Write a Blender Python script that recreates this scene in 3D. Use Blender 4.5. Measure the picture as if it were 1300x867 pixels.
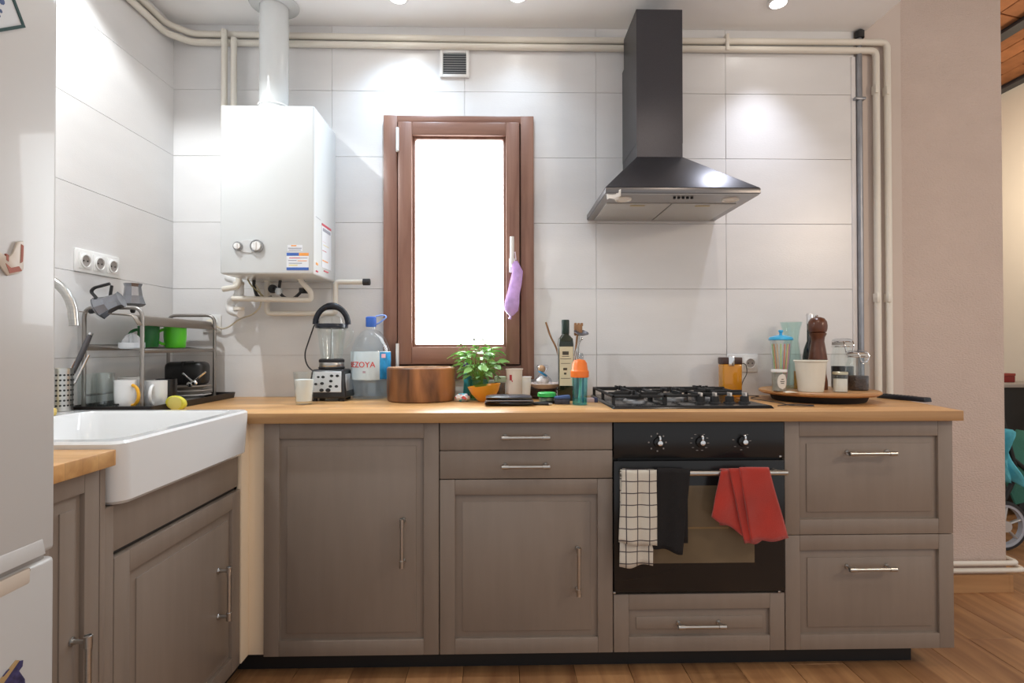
import bpy, bmesh, math, random
from mathutils import Vector, Matrix, Quaternion
random.seed(7)
for o in list(bpy.data.objects): bpy.data.objects.remove(o)
scene = bpy.context.scene
COL = scene.collection

# ------------------------------------------------------------------ camera
FPX, CAMD, CAMH = 698.14, 2.5217, 1.1389
YAW, PITCH, ROLL = -0.0212, 0.0097, -0.0014
_cy, _sy, _cp, _sp = math.cos(YAW), math.sin(YAW), math.cos(PITCH), math.sin(PITCH)
FWD = Vector((-_sy*_cp, _cy*_cp, _sp))
_r = Vector((_cy, _sy, 0)); _u = _r.cross(FWD)
RGT = _r*math.cos(ROLL) + _u*math.sin(ROLL)
UPV = -_r*math.sin(ROLL) + _u*math.cos(ROLL)
CAMO = Vector((0, -CAMD, CAMH))
cam = bpy.data.cameras.new('camera'); camo = bpy.data.objects.new('camera', cam); COL.objects.link(camo)
cam.sensor_width = 36; cam.lens = 36*FPX/1300; cam.clip_start = .02
m3 = Matrix((RGT, UPV, -FWD)).transposed()
camo.matrix_world = Matrix.Translation(CAMO) @ m3.to_4x4()
scene.camera = camo

# ------------------------------------------------------------------ world, exposure
world = bpy.data.worlds.new('world'); scene.world = world; world.use_nodes = True
bg = world.node_tree.nodes['Background']
bg.inputs[0].default_value = (.965, .975, .995, 1); bg.inputs[1].default_value = .62
scene.cycles.transparent_max_bounces = 32
vs = scene.view_settings
vs.view_transform = 'Standard'; vs.look = 'None'; vs.gamma = 1; vs.use_curve_mapping = False
vs.exposure = 0.10
LAMP_W = 21.0            # ceiling downlights
ROOM_W = 46.0            # living-room lamp behind the camera
ANNEX_W = 20.0  # added unseen lamp in the next room

# ------------------------------------------------------------------ pixel helpers (1300 x 867)
def ray(px, py): return FWD*FPX + RGT*(px-650) - UPV*(py-433.5)
def hit(ax, v, px, py):
    d = ray(px, py); t = (v-CAMO[ax])/d[ax]; return CAMO + d*t
def HY(px, py, Y): return hit(1, Y, px, py)
def HZ(px, py, Z): return hit(2, Z, px, py)
def HX(px, py, X): return hit(0, X, px, py)
def mpp(Y): return (Y+CAMD)/FPX          # metres per pixel at depth Y

# ------------------------------------------------------------------ materials
MATS = {}
def M(name, col, rough=.5, metal=0, var=0, vscale=6, stretch=(1,1,1), bump=0, bscale=60, spec=.5, coat=0, trans=0, ior=1.45, emit=0, emcol=None, sheen=0, objrand=0, alpha=1):
    if name in MATS: return MATS[name]
    m = bpy.data.materials.new(name); m.use_nodes = True; nt = m.node_tree; N = nt.nodes; L = nt.links
    b = N['Principled BSDF']
    b.inputs['Base Color'].default_value = (*col, 1); b.inputs['Roughness'].default_value = rough
    b.inputs['Metallic'].default_value = metal; b.inputs['Specular IOR Level'].default_value = spec
    b.inputs['Coat Weight'].default_value = coat; b.inputs['Transmission Weight'].default_value = trans
    b.inputs['IOR'].default_value = ior; b.inputs['Sheen Weight'].default_value = sheen
    b.inputs['Alpha'].default_value = alpha
    if emit:
        b.inputs['Emission Color'].default_value = (*(emcol or col), 1); b.inputs['Emission Strength'].default_value = emit
    if var or bump or objrand:
        tc = N.new('ShaderNodeTexCoord'); mp = N.new('ShaderNodeMapping'); mp.inputs['Scale'].default_value = stretch
        L.new(tc.outputs['Object'], mp.inputs['Vector'])
    if var or objrand:
        no = N.new('ShaderNodeTexNoise'); no.inputs['Scale'].default_value = vscale; no.inputs['Detail'].default_value = 5
        L.new(mp.outputs[0], no.inputs['Vector'])
        hs = N.new('ShaderNodeHueSaturation'); hs.inputs['Color'].default_value = (*col, 1)
        mr = N.new('ShaderNodeMapRange'); mr.inputs['From Min'].default_value = .3; mr.inputs['From Max'].default_value = .7
        mr.inputs['To Min'].default_value = 1-var; mr.inputs['To Max'].default_value = 1+var
        L.new(no.outputs['Fac'], mr.inputs['Value'])
        src = mr.outputs[0]
        if objrand:
            oi = N.new('ShaderNodeObjectInfo'); m2 = N.new('ShaderNodeMapRange')
            m2.inputs['To Min'].default_value = 1-objrand; m2.inputs['To Max'].default_value = 1+objrand
            L.new(oi.outputs['Random'], m2.inputs['Value'])
            mu = N.new('ShaderNodeMath'); mu.operation = 'MULTIPLY'
            L.new(src, mu.inputs[0]); L.new(m2.outputs[0], mu.inputs[1]); src = mu.outputs[0]
            ad = N.new('ShaderNodeVectorMath'); ad.operation = 'SCALE'; ad.inputs['Scale'].default_value = 37
            cx = N.new('ShaderNodeCombineXYZ'); L.new(oi.outputs['Random'], cx.inputs[0]); L.new(oi.outputs['Random'], cx.inputs[1])
            L.new(cx.outputs[0], ad.inputs[0]); L.new(ad.outputs[0], mp.inputs['Location'])
        L.new(src, hs.inputs['Value']); L.new(hs.outputs[0], b.inputs['Base Color'])
    if bump:
        nb = N.new('ShaderNodeTexNoise'); nb.inputs['Scale'].default_value = bscale; nb.inputs['Detail'].default_value = 4
        L.new(mp.outputs[0], nb.inputs['Vector'])
        bp = N.new('ShaderNodeBump'); bp.inputs['Strength'].default_value = bump; bp.inputs['Distance'].default_value = .01
        L.new(nb.outputs['Fac'], bp.inputs['Height']); L.new(bp.outputs[0], b.inputs['Normal'])
    MATS[name] = m; return m

def glass(name, tint=(1,1,1), rough=.02, k=1.0):
    if name in MATS: return MATS[name]
    m = bpy.data.materials.new(name); m.use_nodes = True; nt = m.node_tree; N = nt.nodes; L = nt.links
    N.remove(N['Principled BSDF']); out = N['Material Output']
    t = N.new('ShaderNodeBsdfTransparent'); t.inputs[0].default_value = (*tint, 1)
    g = N.new('ShaderNodeBsdfGlossy'); g.inputs['Roughness'].default_value = rough; g.inputs[0].default_value = (.95,.97,1,1)
    fr = N.new('ShaderNodeLayerWeight'); fr.inputs['Blend'].default_value = .5
    pw = N.new('ShaderNodeMath'); pw.operation = 'POWER'; pw.inputs[1].default_value = 3.5; L.new(fr.outputs['Facing'], pw.inputs[0])
    mu = N.new('ShaderNodeMath'); mu.operation = 'MULTIPLY_ADD'; mu.inputs[1].default_value = .45*k; mu.inputs[2].default_value = .035; mu.use_clamp = True
    L.new(pw.outputs[0], mu.inputs[0])
    mx = N.new('ShaderNodeMixShader'); L.new(mu.outputs[0], mx.inputs[0]); L.new(t.outputs[0], mx.inputs[1]); L.new(g.outputs[0], mx.inputs[2])
    L.new(mx.outputs[0], out.inputs['Surface']); MATS[name] = m; return m

def wood(name, c1, c2, axis='X', scale=2.2, rough=.45, objrand=0, ring=14, staves=None):
    """long fibres along `axis`"""
    if name in MATS: return MATS[name]
    m = bpy.data.materials.new(name); m.use_nodes = True; nt = m.node_tree; N = nt.nodes; L = nt.links
    b = N['Principled BSDF']; b.inputs['Roughness'].default_value = rough
    tc = N.new('ShaderNodeTexCoord'); mp = N.new('ShaderNodeMapping')
    s = {'X':(1,ring,ring),'Y':(ring,1,ring),'Z':(ring,ring,1)}[axis]; mp.inputs['Scale'].default_value = s
    L.new(tc.outputs['Object'], mp.inputs['Vector'])
    no = N.new('ShaderNodeTexNoise'); no.inputs['Scale'].default_value = scale; no.inputs['Detail'].default_value = 7; no.inputs['Distortion'].default_value = .6
    L.new(mp.outputs[0], no.inputs['Vector'])
    cr = N.new('ShaderNodeValToRGB'); cr.color_ramp.elements[0].color = (*c1,1); cr.color_ramp.elements[1].color = (*c2,1)
    cr.color_ramp.elements[0].position = .3; cr.color_ramp.elements[1].position = .7
    L.new(no.outputs['Fac'], cr.inputs[0]); colr = cr.outputs[0]
    if objrand:
        oi = N.new('ShaderNodeObjectInfo'); m2 = N.new('ShaderNodeMapRange'); m2.inputs['To Min'].default_value = 1-objrand; m2.inputs['To Max'].default_value = 1+objrand
        L.new(oi.outputs['Random'], m2.inputs['Value']); hs = N.new('ShaderNodeHueSaturation'); L.new(m2.outputs[0], hs.inputs['Value']); L.new(colr, hs.inputs['Color']); colr = hs.outputs[0]
        cx = N.new('ShaderNodeCombineXYZ'); ml = N.new('ShaderNodeMath'); ml.operation = 'MULTIPLY'; ml.inputs[1].default_value = 50
        L.new(oi.outputs['Random'], ml.inputs[0]); L.new(ml.outputs[0], cx.inputs[0]); L.new(ml.outputs[0], cx.inputs[1]); L.new(cx.outputs[0], mp.inputs['Location'])
    if staves:
        br = N.new('ShaderNodeTexBrick'); br.inputs['Scale'].default_value = 1; br.inputs['Brick Width'].default_value = staves[0]; br.inputs['Row Height'].default_value = staves[1]
        br.inputs['Mortar Size'].default_value = .0006; br.inputs['Color1'].default_value = (.8,.8,.8,1); br.inputs['Color2'].default_value = (1.12,1.12,1.12,1); br.inputs['Mortar'].default_value = (.6,.6,.6,1)
        L.new(tc.outputs['Object'], br.inputs['Vector'])
        mi = N.new('ShaderNodeMix'); mi.data_type = 'RGBA'; mi.blend_type = 'MULTIPLY'; mi.inputs['Factor'].default_value = .8
        L.new(colr, mi.inputs['A']); L.new(br.outputs[0], mi.inputs['B']); colr = mi.outputs['Result']
    L.new(colr, b.inputs['Base Color'])
    bp = N.new('ShaderNodeBump'); bp.inputs['Strength'].default_value = .08; bp.inputs['Distance'].default_value = .004
    L.new(no.outputs['Fac'], bp.inputs['Height']); L.new(bp.outputs[0], b.inputs['Normal'])
    MATS[name] = m; return m

m_tile = M('tile', (.77,.765,.765), .28, var=.03, vscale=3, bump=.06, bscale=90, stretch=(1,1,3), objrand=.015)
m_grout = M('grout', (.60,.575,.545), .9)
m_plaster = M('plaster_smooth', (.62,.53,.475), .85, var=.03, vscale=5)
m_stucco = M('stucco', (.60,.49,.435), .9, var=.03, vscale=4, bump=.55, bscale=95, stretch=(1,1,1.8))
m_ceil = M('ceiling_white', (.95,.95,.945), .8, var=.01, vscale=3)
m_cab = M('cabinet_grey', (.25,.203,.168), .38, var=.04, vscale=40, stretch=(1,1,.1))
m_carc = M('carcass_dark', (.05,.045,.04), .6)
m_plinth = M('plinth_black', (.018,.017,.017), .5)
m_filler = M('filler_cream', (.88,.74,.56), .5)
m_steel = M('brushed_steel', (.52,.51,.49), .30, 1, var=.06, vscale=30, stretch=(1,1,12))
m_chrome = M('chrome', (.8,.8,.8), .12, 1)
m_hoodm = M('hood_metal', (.075,.073,.082), .34, .75, var=.06, vscale=300)
m_hoodu = M('hood_underside', (.35,.33,.32), .35, .9)
m_filter = M('filter_mesh', (.55,.53,.50), .45, .8, bump=.2, bscale=500)
m_black = M('black_enamel', (.012,.012,.013), .22)
m_blackm = M('black_matte', (.016,.016,.017), .6)
m_iron = M('cast_iron', (.015,.015,.016), .55, bump=.1, bscale=300)
m_white = M('white_enamel', (.66,.685,.69), .25, coat=.3)
m_ceram = M('white_ceramic', (.76,.77,.775), .12, coat=.5)
m_plast = M('white_plastic', (.84,.84,.83), .35)
m_pipe = M('cream_pipe_paint', (.78,.74,.66), .4)
m_fridge = M('fridge_white', (.54,.53,.52), .35, coat=.15)
m_darkhole = M('dark_hole', (.02,.02,.02), .8)
m_rubber = M('dark_rubber', (.03,.03,.032), .6)
m_top = wood('oak_worktop', (.50,.255,.095), (.72,.42,.175), 'X', 1.6, .36, ring=16, staves=(.42,.045))
m_floor = wood('oak_floor', (.27,.125,.055), (.50,.27,.12), 'Y', 1.5, .42, objrand=.18, ring=12)
m_base = wood('oak_baseboard', (.36,.19,.08), (.5,.28,.13), 'X', 1.5, .45)
m_win = wood('window_wood', (.19,.085,.058), (.31,.165,.115), 'Z', 1.8, .38, ring=14)
m_winh = wood('window_wood_rail', (.19,.085,.058), (.31,.165,.115), 'X', 1.8, .38, ring=14)
m_glass = glass('clear_glass', (.97,.985,.98))
m_green_glass = glass('green_tinted_glass', (.88,.955,.94))
m_pet = glass('pet_plastic', (.96,.98,.99), .08, 1.6)

# ------------------------------------------------------------------ geometry
class B:
    def __init__(s): s.bm = bmesh.new(); s.mi = 0
    def _tag(s, faces):
        for f in faces: f.material_index = s.mi
    def box(s, a, b, bev=0, seg=2):
        x0,x1 = sorted((a[0],b[0])); y0,y1 = sorted((a[1],b[1])); z0,z1 = sorted((a[2],b[2]))
        vs = [s.bm.verts.new(p) for p in ((x0,y0,z0),(x1,y0,z0),(x1,y1,z0),(x0,y1,z0),(x0,y0,z1),(x1,y0,z1),(x1,y1,z1),(x0,y1,z1))]
        fs = [s.bm.faces.new([vs[i] for i in q]) for q in ((0,3,2,1),(4,5,6,7),(0,1,5,4),(1,2,6,5),(2,3,7,6),(3,0,4,7))]
        s._tag(fs)
        if bev:
            es = list({e for f in fs for e in f.edges})
            r = bmesh.ops.bevel(s.bm, geom=es, offset=bev, segments=seg, affect='EDGES', profile=.5)
            s._tag(r['faces'])
        return s
    def hexa(s, pts, bev=0, seg=2):
        """8 points: bottom 4 ccw, top 4 ccw"""
        vs = [s.bm.verts.new(p) for p in pts]
        fs = [s.bm.faces.new([vs[i] for i in q]) for q in ((0,3,2,1),(4,5,6,7),(0,1,5,4),(1,2,6,5),(2,3,7,6),(3,0,4,7))]
        s._tag(fs)
        if bev:
            es = list({e for f in fs for e in f.edges})
            r = bmesh.ops.bevel(s.bm, geom=es, offset=bev, segments=seg, affect='EDGES', profile=.5); s._tag(r['faces'])
        return s
    def lathe(s, prof, c=(0,0,0), seg=28, axis=None, sx=1, sy=1):
        c = Vector(c); q = Vector((0,0,1)).rotation_difference(Vector(axis)) if axis is not None else Quaternion()
        rings = []
        for r, z in prof:
            if r < 1e-6: rings.append([s.bm.verts.new(c + q @ Vector((0,0,z)))])
            else: rings.append([s.bm.verts.new(c + q @ Vector((r*sx*math.cos(2*math.pi*i/seg), r*sy*math.sin(2*math.pi*i/seg), z))) for i in range(seg)])
        fs = []
        for A, Bq in zip(rings, rings[1:]):
            for i in range(seg):
                j = (i+1) % seg
                if len(A) == 1 and len(Bq) == 1: continue
                if len(A) == 1: fs.append(s.bm.faces.new((A[0], Bq[j], Bq[i])))
                elif len(Bq) == 1: fs.append(s.bm.faces.new((A[i], A[j], Bq[0])))
                else: fs.append(s.bm.faces.new((A[i], A[j], Bq[j], Bq[i])))
        s._tag(fs); return s
    def cyl(s, p0, p1, r0, r1=None, seg=20):
        p0 = Vector(p0); p1 = Vector(p1); L = (p1-p0).length; r1 = r0 if r1 is None else r1
        return s.lathe([(0,0),(r0,0),(r1,L),(0,L)], p0, seg, p1-p0)
    def ball(s, c, r, seg=16, n=8, sx=1, sy=1, sz=1, axis=None):
        return s.lathe([(r*math.sin(math.pi*i/n) if 0<i<n else 0, -r*sz*math.cos(math.pi*i/n)) for i in range(n+1)], c, seg, axis, sx, sy)
    def tube(s, pts, r, seg=10, closed=False, flat=1):
        pts = [Vector(p) for p in pts]; n = len(pts); rings = []
        T = []
        for i in range(n):
            a = pts[(i-1) % n] if (closed or i > 0) else pts[i]; b = pts[(i+1) % n] if (closed or i < n-1) else pts[i]
            T.append((b-a).normalized())
        up = Vector((0,0,1)) if abs(T[0].z) < .9 else Vector((1,0,0))
        nrm = T[0].cross(up).normalized()
        for i in range(n):
            if i: nrm = (T[i-1].rotation_difference(T[i]) @ nrm).normalized()
            bi = T[i].cross(nrm); rr = r[i] if isinstance(r, (list, tuple)) else r
            rings.append([s.bm.verts.new(pts[i] + nrm*rr*math.cos(2*math.pi*k/seg) + bi*rr*flat*math.sin(2*math.pi*k/seg)) for k in range(seg)])
        fs = []
        rng = range(n) if closed else range(n-1)
        for i in rng:
            A, C = rings[i], rings[(i+1) % n]
            for k in range(seg): fs.append(s.bm.faces.new((A[k], A[(k+1)%seg], C[(k+1)%seg], C[k])))
        if not closed: fs += [s.bm.faces.new(rings[0][::-1]), s.bm.faces.new(rings[-1])]
        s._tag(fs); return s
    def prism(s, poly, d, bev=0):
        """poly: list of 3-D points (planar), extruded by vector d"""
        d = Vector(d); a = [s.bm.verts.new(p) for p in poly]; b = [s.bm.verts.new(Vector(p)+d) for p in poly]; n = len(a)
        fs = [s.bm.faces.new(a[::-1]), s.bm.faces.new(b)] + [s.bm.faces.new((a[i], a[(i+1)%n], b[(i+1)%n], b[i])) for i in range(n)]
        s._tag(fs)
        if bev:
            es = list({e for f in fs for e in f.edges}); r = bmesh.ops.bevel(s.bm, geom=es, offset=bev, segments=2, affect='EDGES', profile=.5); s._tag(r['faces'])
        return s
    def grid(s, nu, nv, fn):
        V = [[s.bm.verts.new(fn(i/nu, j/nv)) for j in range(nv+1)] for i in range(nu+1)]
        s._tag([s.bm.faces.new((V[i][j], V[i+1][j], V[i+1][j+1], V[i][j+1])) for i in range(nu) for j in range(nv)]); return s

def fillet(pts, r, n=5):
    pts = [Vector(p) for p in pts]; out = [pts[0]]
    for a, b, c in zip(pts, pts[1:], pts[2:]):
        u = (a-b); v = (c-b); k = min(r, u.length*.49, v.length*.49); p = b+u.normalized()*k; q = b+v.normalized()*k
        for i in range(n+1):
            t = i/n; out.append(p*(1-t)**2 + b*2*t*(1-t) + q*t*t)
    out.append(pts[-1]); return out

def offset_of(o):
    v = Vector((0,0,0))
    while o: v += Vector(o.location); o = o.parent
    return v
def finish(name, b, mats, smooth=True, recalc=True):
    bm = b.bm if isinstance(b, B) else b
    if recalc: bmesh.ops.recalc_face_normals(bm, faces=bm.faces[:])
    me = bpy.data.meshes.new(name); bm.to_mesh(me); bm.free()
    for m in (mats if isinstance(mats, (list, tuple)) else [mats]): me.materials.append(m)
    if smooth:
        me.polygons.foreach_set('use_smooth', [True]*len(me.polygons)); me.set_sharp_from_angle(angle=math.radians(38))
    return me
def part(name, b, mats, parent, smooth=True, local=False, label=None, recalc=True):
    me = finish(name, b, mats, smooth, recalc)
    if not local: me.transform(Matrix.Translation(-offset_of(parent)))
    o = bpy.data.objects.new(name, me); COL.objects.link(o); o.parent = parent
    if label: o['label'] = label
    return o
def tag(o, label, cat, group=None):
    o['label'] = label; o['category'] = cat
    if group: o['group'] = group
    return o
def thing(name, label, cat, loc, rz=0, group=None):
    o = bpy.data.objects.new(name, None); COL.objects.link(o); o.location = loc; o.rotation_euler = (0,0,rz); o.empty_display_size = .05
    return tag(o, label, cat, group)
def solo(name, b, mats, label, cat, loc, rz=0, group=None, local=False, smooth=True, recalc=True):
    me = finish(name, b, mats, smooth, recalc)
    if not local: me.transform(Matrix.Translation(-Vector(loc)))
    o = bpy.data.objects.new(name, me); COL.objects.link(o); o.location = loc; o.rotation_euler = (0,0,rz)
    return tag(o, label, cat, group)
def struct(name, b, mats, loc=(0,0,0), parent=None, smooth=False):
    me = finish(name, b, mats, smooth); me.transform(Matrix.Translation(-Vector(loc)))
    o = bpy.data.objects.new(name, me); COL.objects.link(o); o.location = loc
    if parent: o.parent = parent
    else: o['kind'] = 'structure'
    return o
def inst(name, me, loc, parent, rot=(0,0,0), scale=(1,1,1)):
    o = bpy.data.objects.new(name, me); COL.objects.link(o); o.parent = parent; o.location = Vector(loc); o.rotation_euler = rot; o.scale = scale; return o
def text_mesh(s, size, depth=.0005):
    cu = bpy.data.curves.new('lettering', 'FONT'); cu.body = s; cu.size = size; cu.align_x = 'CENTER'; cu.align_y = 'CENTER'; cu.extrude = depth; cu.resolution_u = 3
    o = bpy.data.objects.new('lettering', cu); COL.objects.link(o); dg = bpy.context.evaluated_depsgraph_get()
    me = bpy.data.meshes.new_from_object(o.evaluated_get(dg)); bpy.data.objects.remove(o); bpy.data.curves.remove(cu); return me

# ------------------------------------------------------------------ room
XL, CZ, XC, XE = -1.487, 2.605, 1.70, 2.353      # left wall, ceiling height, dropped ceiling edge, end of back wall
TX0, TZ0, TS = .4406, 1.1022, .3015               # tile grid
WT = .915                                          # worktop top
HC = 3.05                                          # high ceiling of the next room
WX0, WX1, WZ0, WZ1 = -.528, .153, .992, 2.19       # window outer frame
hx0, hx1, hz0, hz1 = WX0+.05, WX1-.05, WZ0+.05, WZ1-.03

b = B(); b.box((XL-.14,-2.9,-.05),(4.4,3.2,-.012)); floor = struct('floor', b, m_carc)
pw, pl = .195, 1.28
pb = B(); pb.box((0,0,-.012),(pw-.0014,pl-.0014,0),.0012,1); plank_me = finish('plank', pb, m_floor)
for i in range(-5, 23):
    off = random.uniform(-pl, 0)
    for k in range(5):
        y = -2.9+off+k*pl
        if y > 3.1: continue
        if y+pl < -2.9: continue
        inst('plank', plank_me, (i*pw-.52, y, 0), floor)

def rects_minus(x0,x1,z0,z1,hole):
    a0,a1,c0,c1 = hole
    if x1<=a0 or x0>=a1 or z1<=c0 or z0>=c1: return [(x0,x1,z0,z1)]
    out=[]
    if x0<a0: out.append((x0,a0,z0,z1))
    if x1>a1: out.append((a1,x1,z0,z1))
    m0,m1=max(x0,a0),min(x1,a1)
    if z0<c0: out.append((m0,m1,z0,c0))
    if z1>c1: out.append((m0,m1,c1,z1))
    return out
hole = (hx0,hx1,hz0,hz1)
b = B()
for r in rects_minus(XL-.14, XE, -.05, HC+.05, hole): b.box((r[0],.0,r[2]),(r[1],.16,r[3]))
wall = struct('wall_back', b, [m_stucco])
b = B(); b.box((XL-.005,-.001,.0),(1.648,.004,CZ+.02));
tb = B()
for r in rects_minus(XL+.001, 1.648, .3, CZ, hole): tb.box((r[0],-.003,r[2]),(r[1],.003,r[3]))
part('grout_bed', tb, m_grout, wall, smooth=False); b.bm.free()
b = B(); b.box((1.648,-.004,.02),(1.872,.002,HC-.02)); part('plaster_strip', b, m_plaster, wall, smooth=False)
xs = [XL+.001] + [TX0+2*TS*k for k in range(-2,3)]
zs = [WT-.012] + [TZ0+TS*k for k in range(0,5)] + [CZ]
g = .0008
full = B(); full.box((g,-.0085,g),(2*TS-g,-.002,TS-g),.0009,1); full_me = finish('tile', full, m_tile)
for i in range(len(xs)-1):
    for j in range(len(zs)-1):
        rs = rects_minus(xs[i]+g,xs[i+1]-g,zs[j]+g,zs[j+1]-g,hole)
        if not rs: continue
        if i>0 and 0<j<len(zs)-2 and len(rs)==1 and abs(rs[0][1]-rs[0][0]-2*TS+2*g)<1e-4:
            inst('tile', full_me, (xs[i],0,zs[j]), wall)
        else:
            tb = B()
            for r in rs: tb.box((r[0],-.0085,r[2]),(r[1],-.002,r[3]))
            part('tile', tb, m_tile, wall, smooth=False)
# left wall
b = B(); b.box((XL-.14,-2.9,-.05),(XL,0,CZ+.1)); wl = struct('wall_left', b, m_grout)
ys = [0,-.70,-1.303,-1.906,-2.509]
fl = B(); fl.box((.002,g,g),(.0085,2*TS-g,TS-g),.0009,1); fl_me = finish('tile', fl, m_tile)
for i in range(len(ys)-1):
    for j in range(len(zs)-1):
        if i>0 and 0<j<len(zs)-2: inst('tile', fl_me, (XL,ys[i+1],zs[j]), wl)
        else:
            tb = B(); tb.box((XL-.001,ys[i+1]+g,zs[j]+g),(XL+.0085,min(ys[i],-.009)-g,zs[j+1]-g)); part('tile', tb, m_tile, wl, smooth=False)
b = B(); b.box((XL-.14,-2.9,CZ),(XC,.0,CZ+.10)); ceil = struct('ceiling', b, m_ceil)
# baseboard on the bare wall
b = B(); b.box((1.62,-.018,0),(XE,-.0002,.082),.001); b.box((XE+.0002,-.018,0),(XE+.018,.16,.082),.001); struct('baseboard_back', b, m_base)

# next room: side wall, far wall, high brick-vaulted ceiling between steel beams
m_cream = M('cream_paint', (.80,.72,.60), .85, var=.02, vscale=3)
b = B(); b.box((3.78,.16,-.05),(3.92,3.2,HC+.1)); struct('wall_annex_side', b, m_cream)
b = B(); b.box((XE-.3,3.06,-.05),(3.78,3.2,HC+.1)); struct('wall_annex_far', b, m_cream)
m_brick = M('vault_brick', (.42,.17,.065), .8, var=.15, vscale=14, bump=.25, bscale=60, objrand=.22)
m_mort = M('vault_mortar', (.33,.24,.17), .9)
m_beam = M('steel_beam_paint', (.045,.045,.048), .5)
b = B(); b.box((1.70,-2.9,HC+.16),(3.92,3.2,HC+.3)); hc = struct('ceiling_annex', b, m_mort)
span = .69
for bx in (3.09, 3.78-.03, 2.40, 1.74):
    bb = B(); bb.box((bx-.04,-2.9,HC-.012),(bx+.04,3.19,HC)); bb.box((bx-.006,-2.9,HC),(bx+.006,3.19,HC+.1)); part('steel_beam', bb, m_beam, hc, smooth=False)
brw = .132; nb = 5
bk = B(); bk.box((-.064,0,-.016),(.064,.276,.016),.003,1); bk_me = finish('brick', bk, m_brick)
for bx in (2.40, 3.09):
    for k in range(nb):
        t = (k+.5)/nb; ang = (t-.5)*1.0; x = bx+span*t; z = HC+.045+.055*math.cos(ang*2.4)-.02
        for q in range(13):
            y = -.2+q*.285+(k%2)*.14
            if y > 2.75: continue
            inst('brick', bk_me, (x,y,z), hc, rot=(0,ang*.55,0))

# ------------------------------------------------------------------ ceiling downlights
def downlight(x, y, w, label, size=.9, col=(1,.95,.88), blend=.35):
    t = thing('downlight', label, 'ceiling light', (x,y,CZ), group=None)
    b = B(); b.lathe([(.046,-.001),(.046,-.006),(.034,-.010),(.031,-.004),(.031,-.001)], (x,y,CZ), 28); part('trim_ring', b, M('lamp_ring', (.8,.8,.8), .3), t)
    b = B(); b.lathe([(.031,-.004),(0,-.004)], (x,y,CZ), 28); part('lens', b, M('lamp_lens', (1,1,1), .4, emit=30, emcol=(1,.96,.9)), t)
    l = bpy.data.lights.new('downlight_beam', 'SPOT'); l.energy = w; l.color = col; l.spot_size = math.radians(size*100); l.spot_blend = blend; l.shadow_soft_size = .025
    lo = bpy.data.objects.new('downlight_beam', l); COL.objects.link(lo); lo.parent = t; lo.location = (0,0,-.014); return t
downlight(-.426,-.225, LAMP_W*1.15, 'recessed ceiling downlight above the water bottle and boiler side', 1.25, (.64,.82,1), 1)
downlight(.074,-.245, LAMP_W*.5, 'recessed ceiling downlight above the wooden window', 1.2, (.68,.84,1), 1)
downlight(1.183,-.222, LAMP_W*1.3, 'recessed ceiling downlight right of the hood chimney', .85, (.82,.87,1), 1)
downlight(-1.25,-.90, LAMP_W*2.3, 'recessed ceiling downlight above the white sink', 1.35, (.95,.985,1), .25)
downlight(.95,-1.55, LAMP_W*.7, 'added unseen ceiling downlight lighting the oven front', 1.5, (1,.85,.70), .5)  # added out of frame for warm light on the oven front
downlight(-.1,-1.75, LAMP_W*.3, 'added unseen ceiling downlight lighting the cabinet fronts', 1.5, (1,.87,.74), .5)  # also added out of frame, weaker, to light the cabinet fronts

def globe(x, y, z, top, w, label, col=(1,.8,.6)):
    t = thing('unseen_lamp', label, 'lamp', (x,y,z))
    b = B(); b.ball((x,y,z), .10, 20, 10); part('globe_shade', b, M('globe_glass', (1,.93,.82), .4, emit=4, emcol=(1,.85,.68)), t)
    b = B(); b.tube([(x,y,z+.1),(x,y,top)], .004, 6); part('cord', b, m_rubber, t)
    l = bpy.data.lights.new('globe_light', 'POINT'); l.energy = w; l.color = col; l.shadow_soft_size = .12
    lo = bpy.data.objects.new('globe_light', l); COL.objects.link(lo); lo.parent = t; lo.location = (0,0,-.24)
globe(2.75,-2.2,2.35, HC+.16, ROOM_W, 'glowing globe pendant lamp hanging in the open room beside the kitchen')
globe(3.1,1.0,2.45, HC+.06, ANNEX_W, 'unseen globe lamp added to light the brick-vaulted room', (1,.86,.68))  # added behind the wall end to brighten cream wall and bricks

# ------------------------------------------------------------------ window
win = bpy.data.objects.new('window_1', None); COL.objects.link(win); win.location = (WX0,0,WZ0); win['kind'] = 'structure'
win['label'] = 'reddish brown wooden window with a frosted pane'
yf = -.030
b = B()
b.box((WX0,yf,WZ0),(WX0+.062,.03,WZ1),.003); b.box((WX1-.060,yf,WZ0),(WX1,.03,WZ1),.003)
part('frame_post', b, m_win, win)
b = B(); b.box((WX0+.060,yf+.001,WZ1-.034),(WX1-.058,.03,WZ1-.001),.003); b.box((WX0+.060,yf+.001,WZ0+.001),(WX1-.058,.03,WZ0+.062),.003)
part('frame_rail', b, m_winh, win)
b = B()
for q in ((hx0-.004,hx0+.05,hz0-.004,hz1+.004),(hx1-.05,hx1+.004,hz0-.004,hz1+.004),(hx0+.04,hx1-.04,hz0-.004,hz0+.05),(hx0+.04,hx1-.04,hz1-.05,hz1+.004)): b.box((q[0],.024,q[2]),(q[1],.05,q[3]))
part('frame_stop', b, m_win, win)
sx0, sx1, sz0, sz1 = WX0+.068, WX1-.066, WZ0+.068, WZ1-.036
gx0, gx1, gz0, gz1 = HY(527,400,-.03).x, HY(639,400,-.03).x, HY(600,437,-.03).z, HY(600,177,-.03).z
ys0 = -.046
sash = bpy.data.objects.new('sash', None); COL.objects.link(sash); sash.parent = win
b = B(); b.box((sx0,ys0,sz0),(gx0-.012,.02,sz1),.004); b.box((gx1+.012,ys0,sz0),(sx1,.02,sz1),.004); part('stile', b, m_win, sash)
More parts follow.
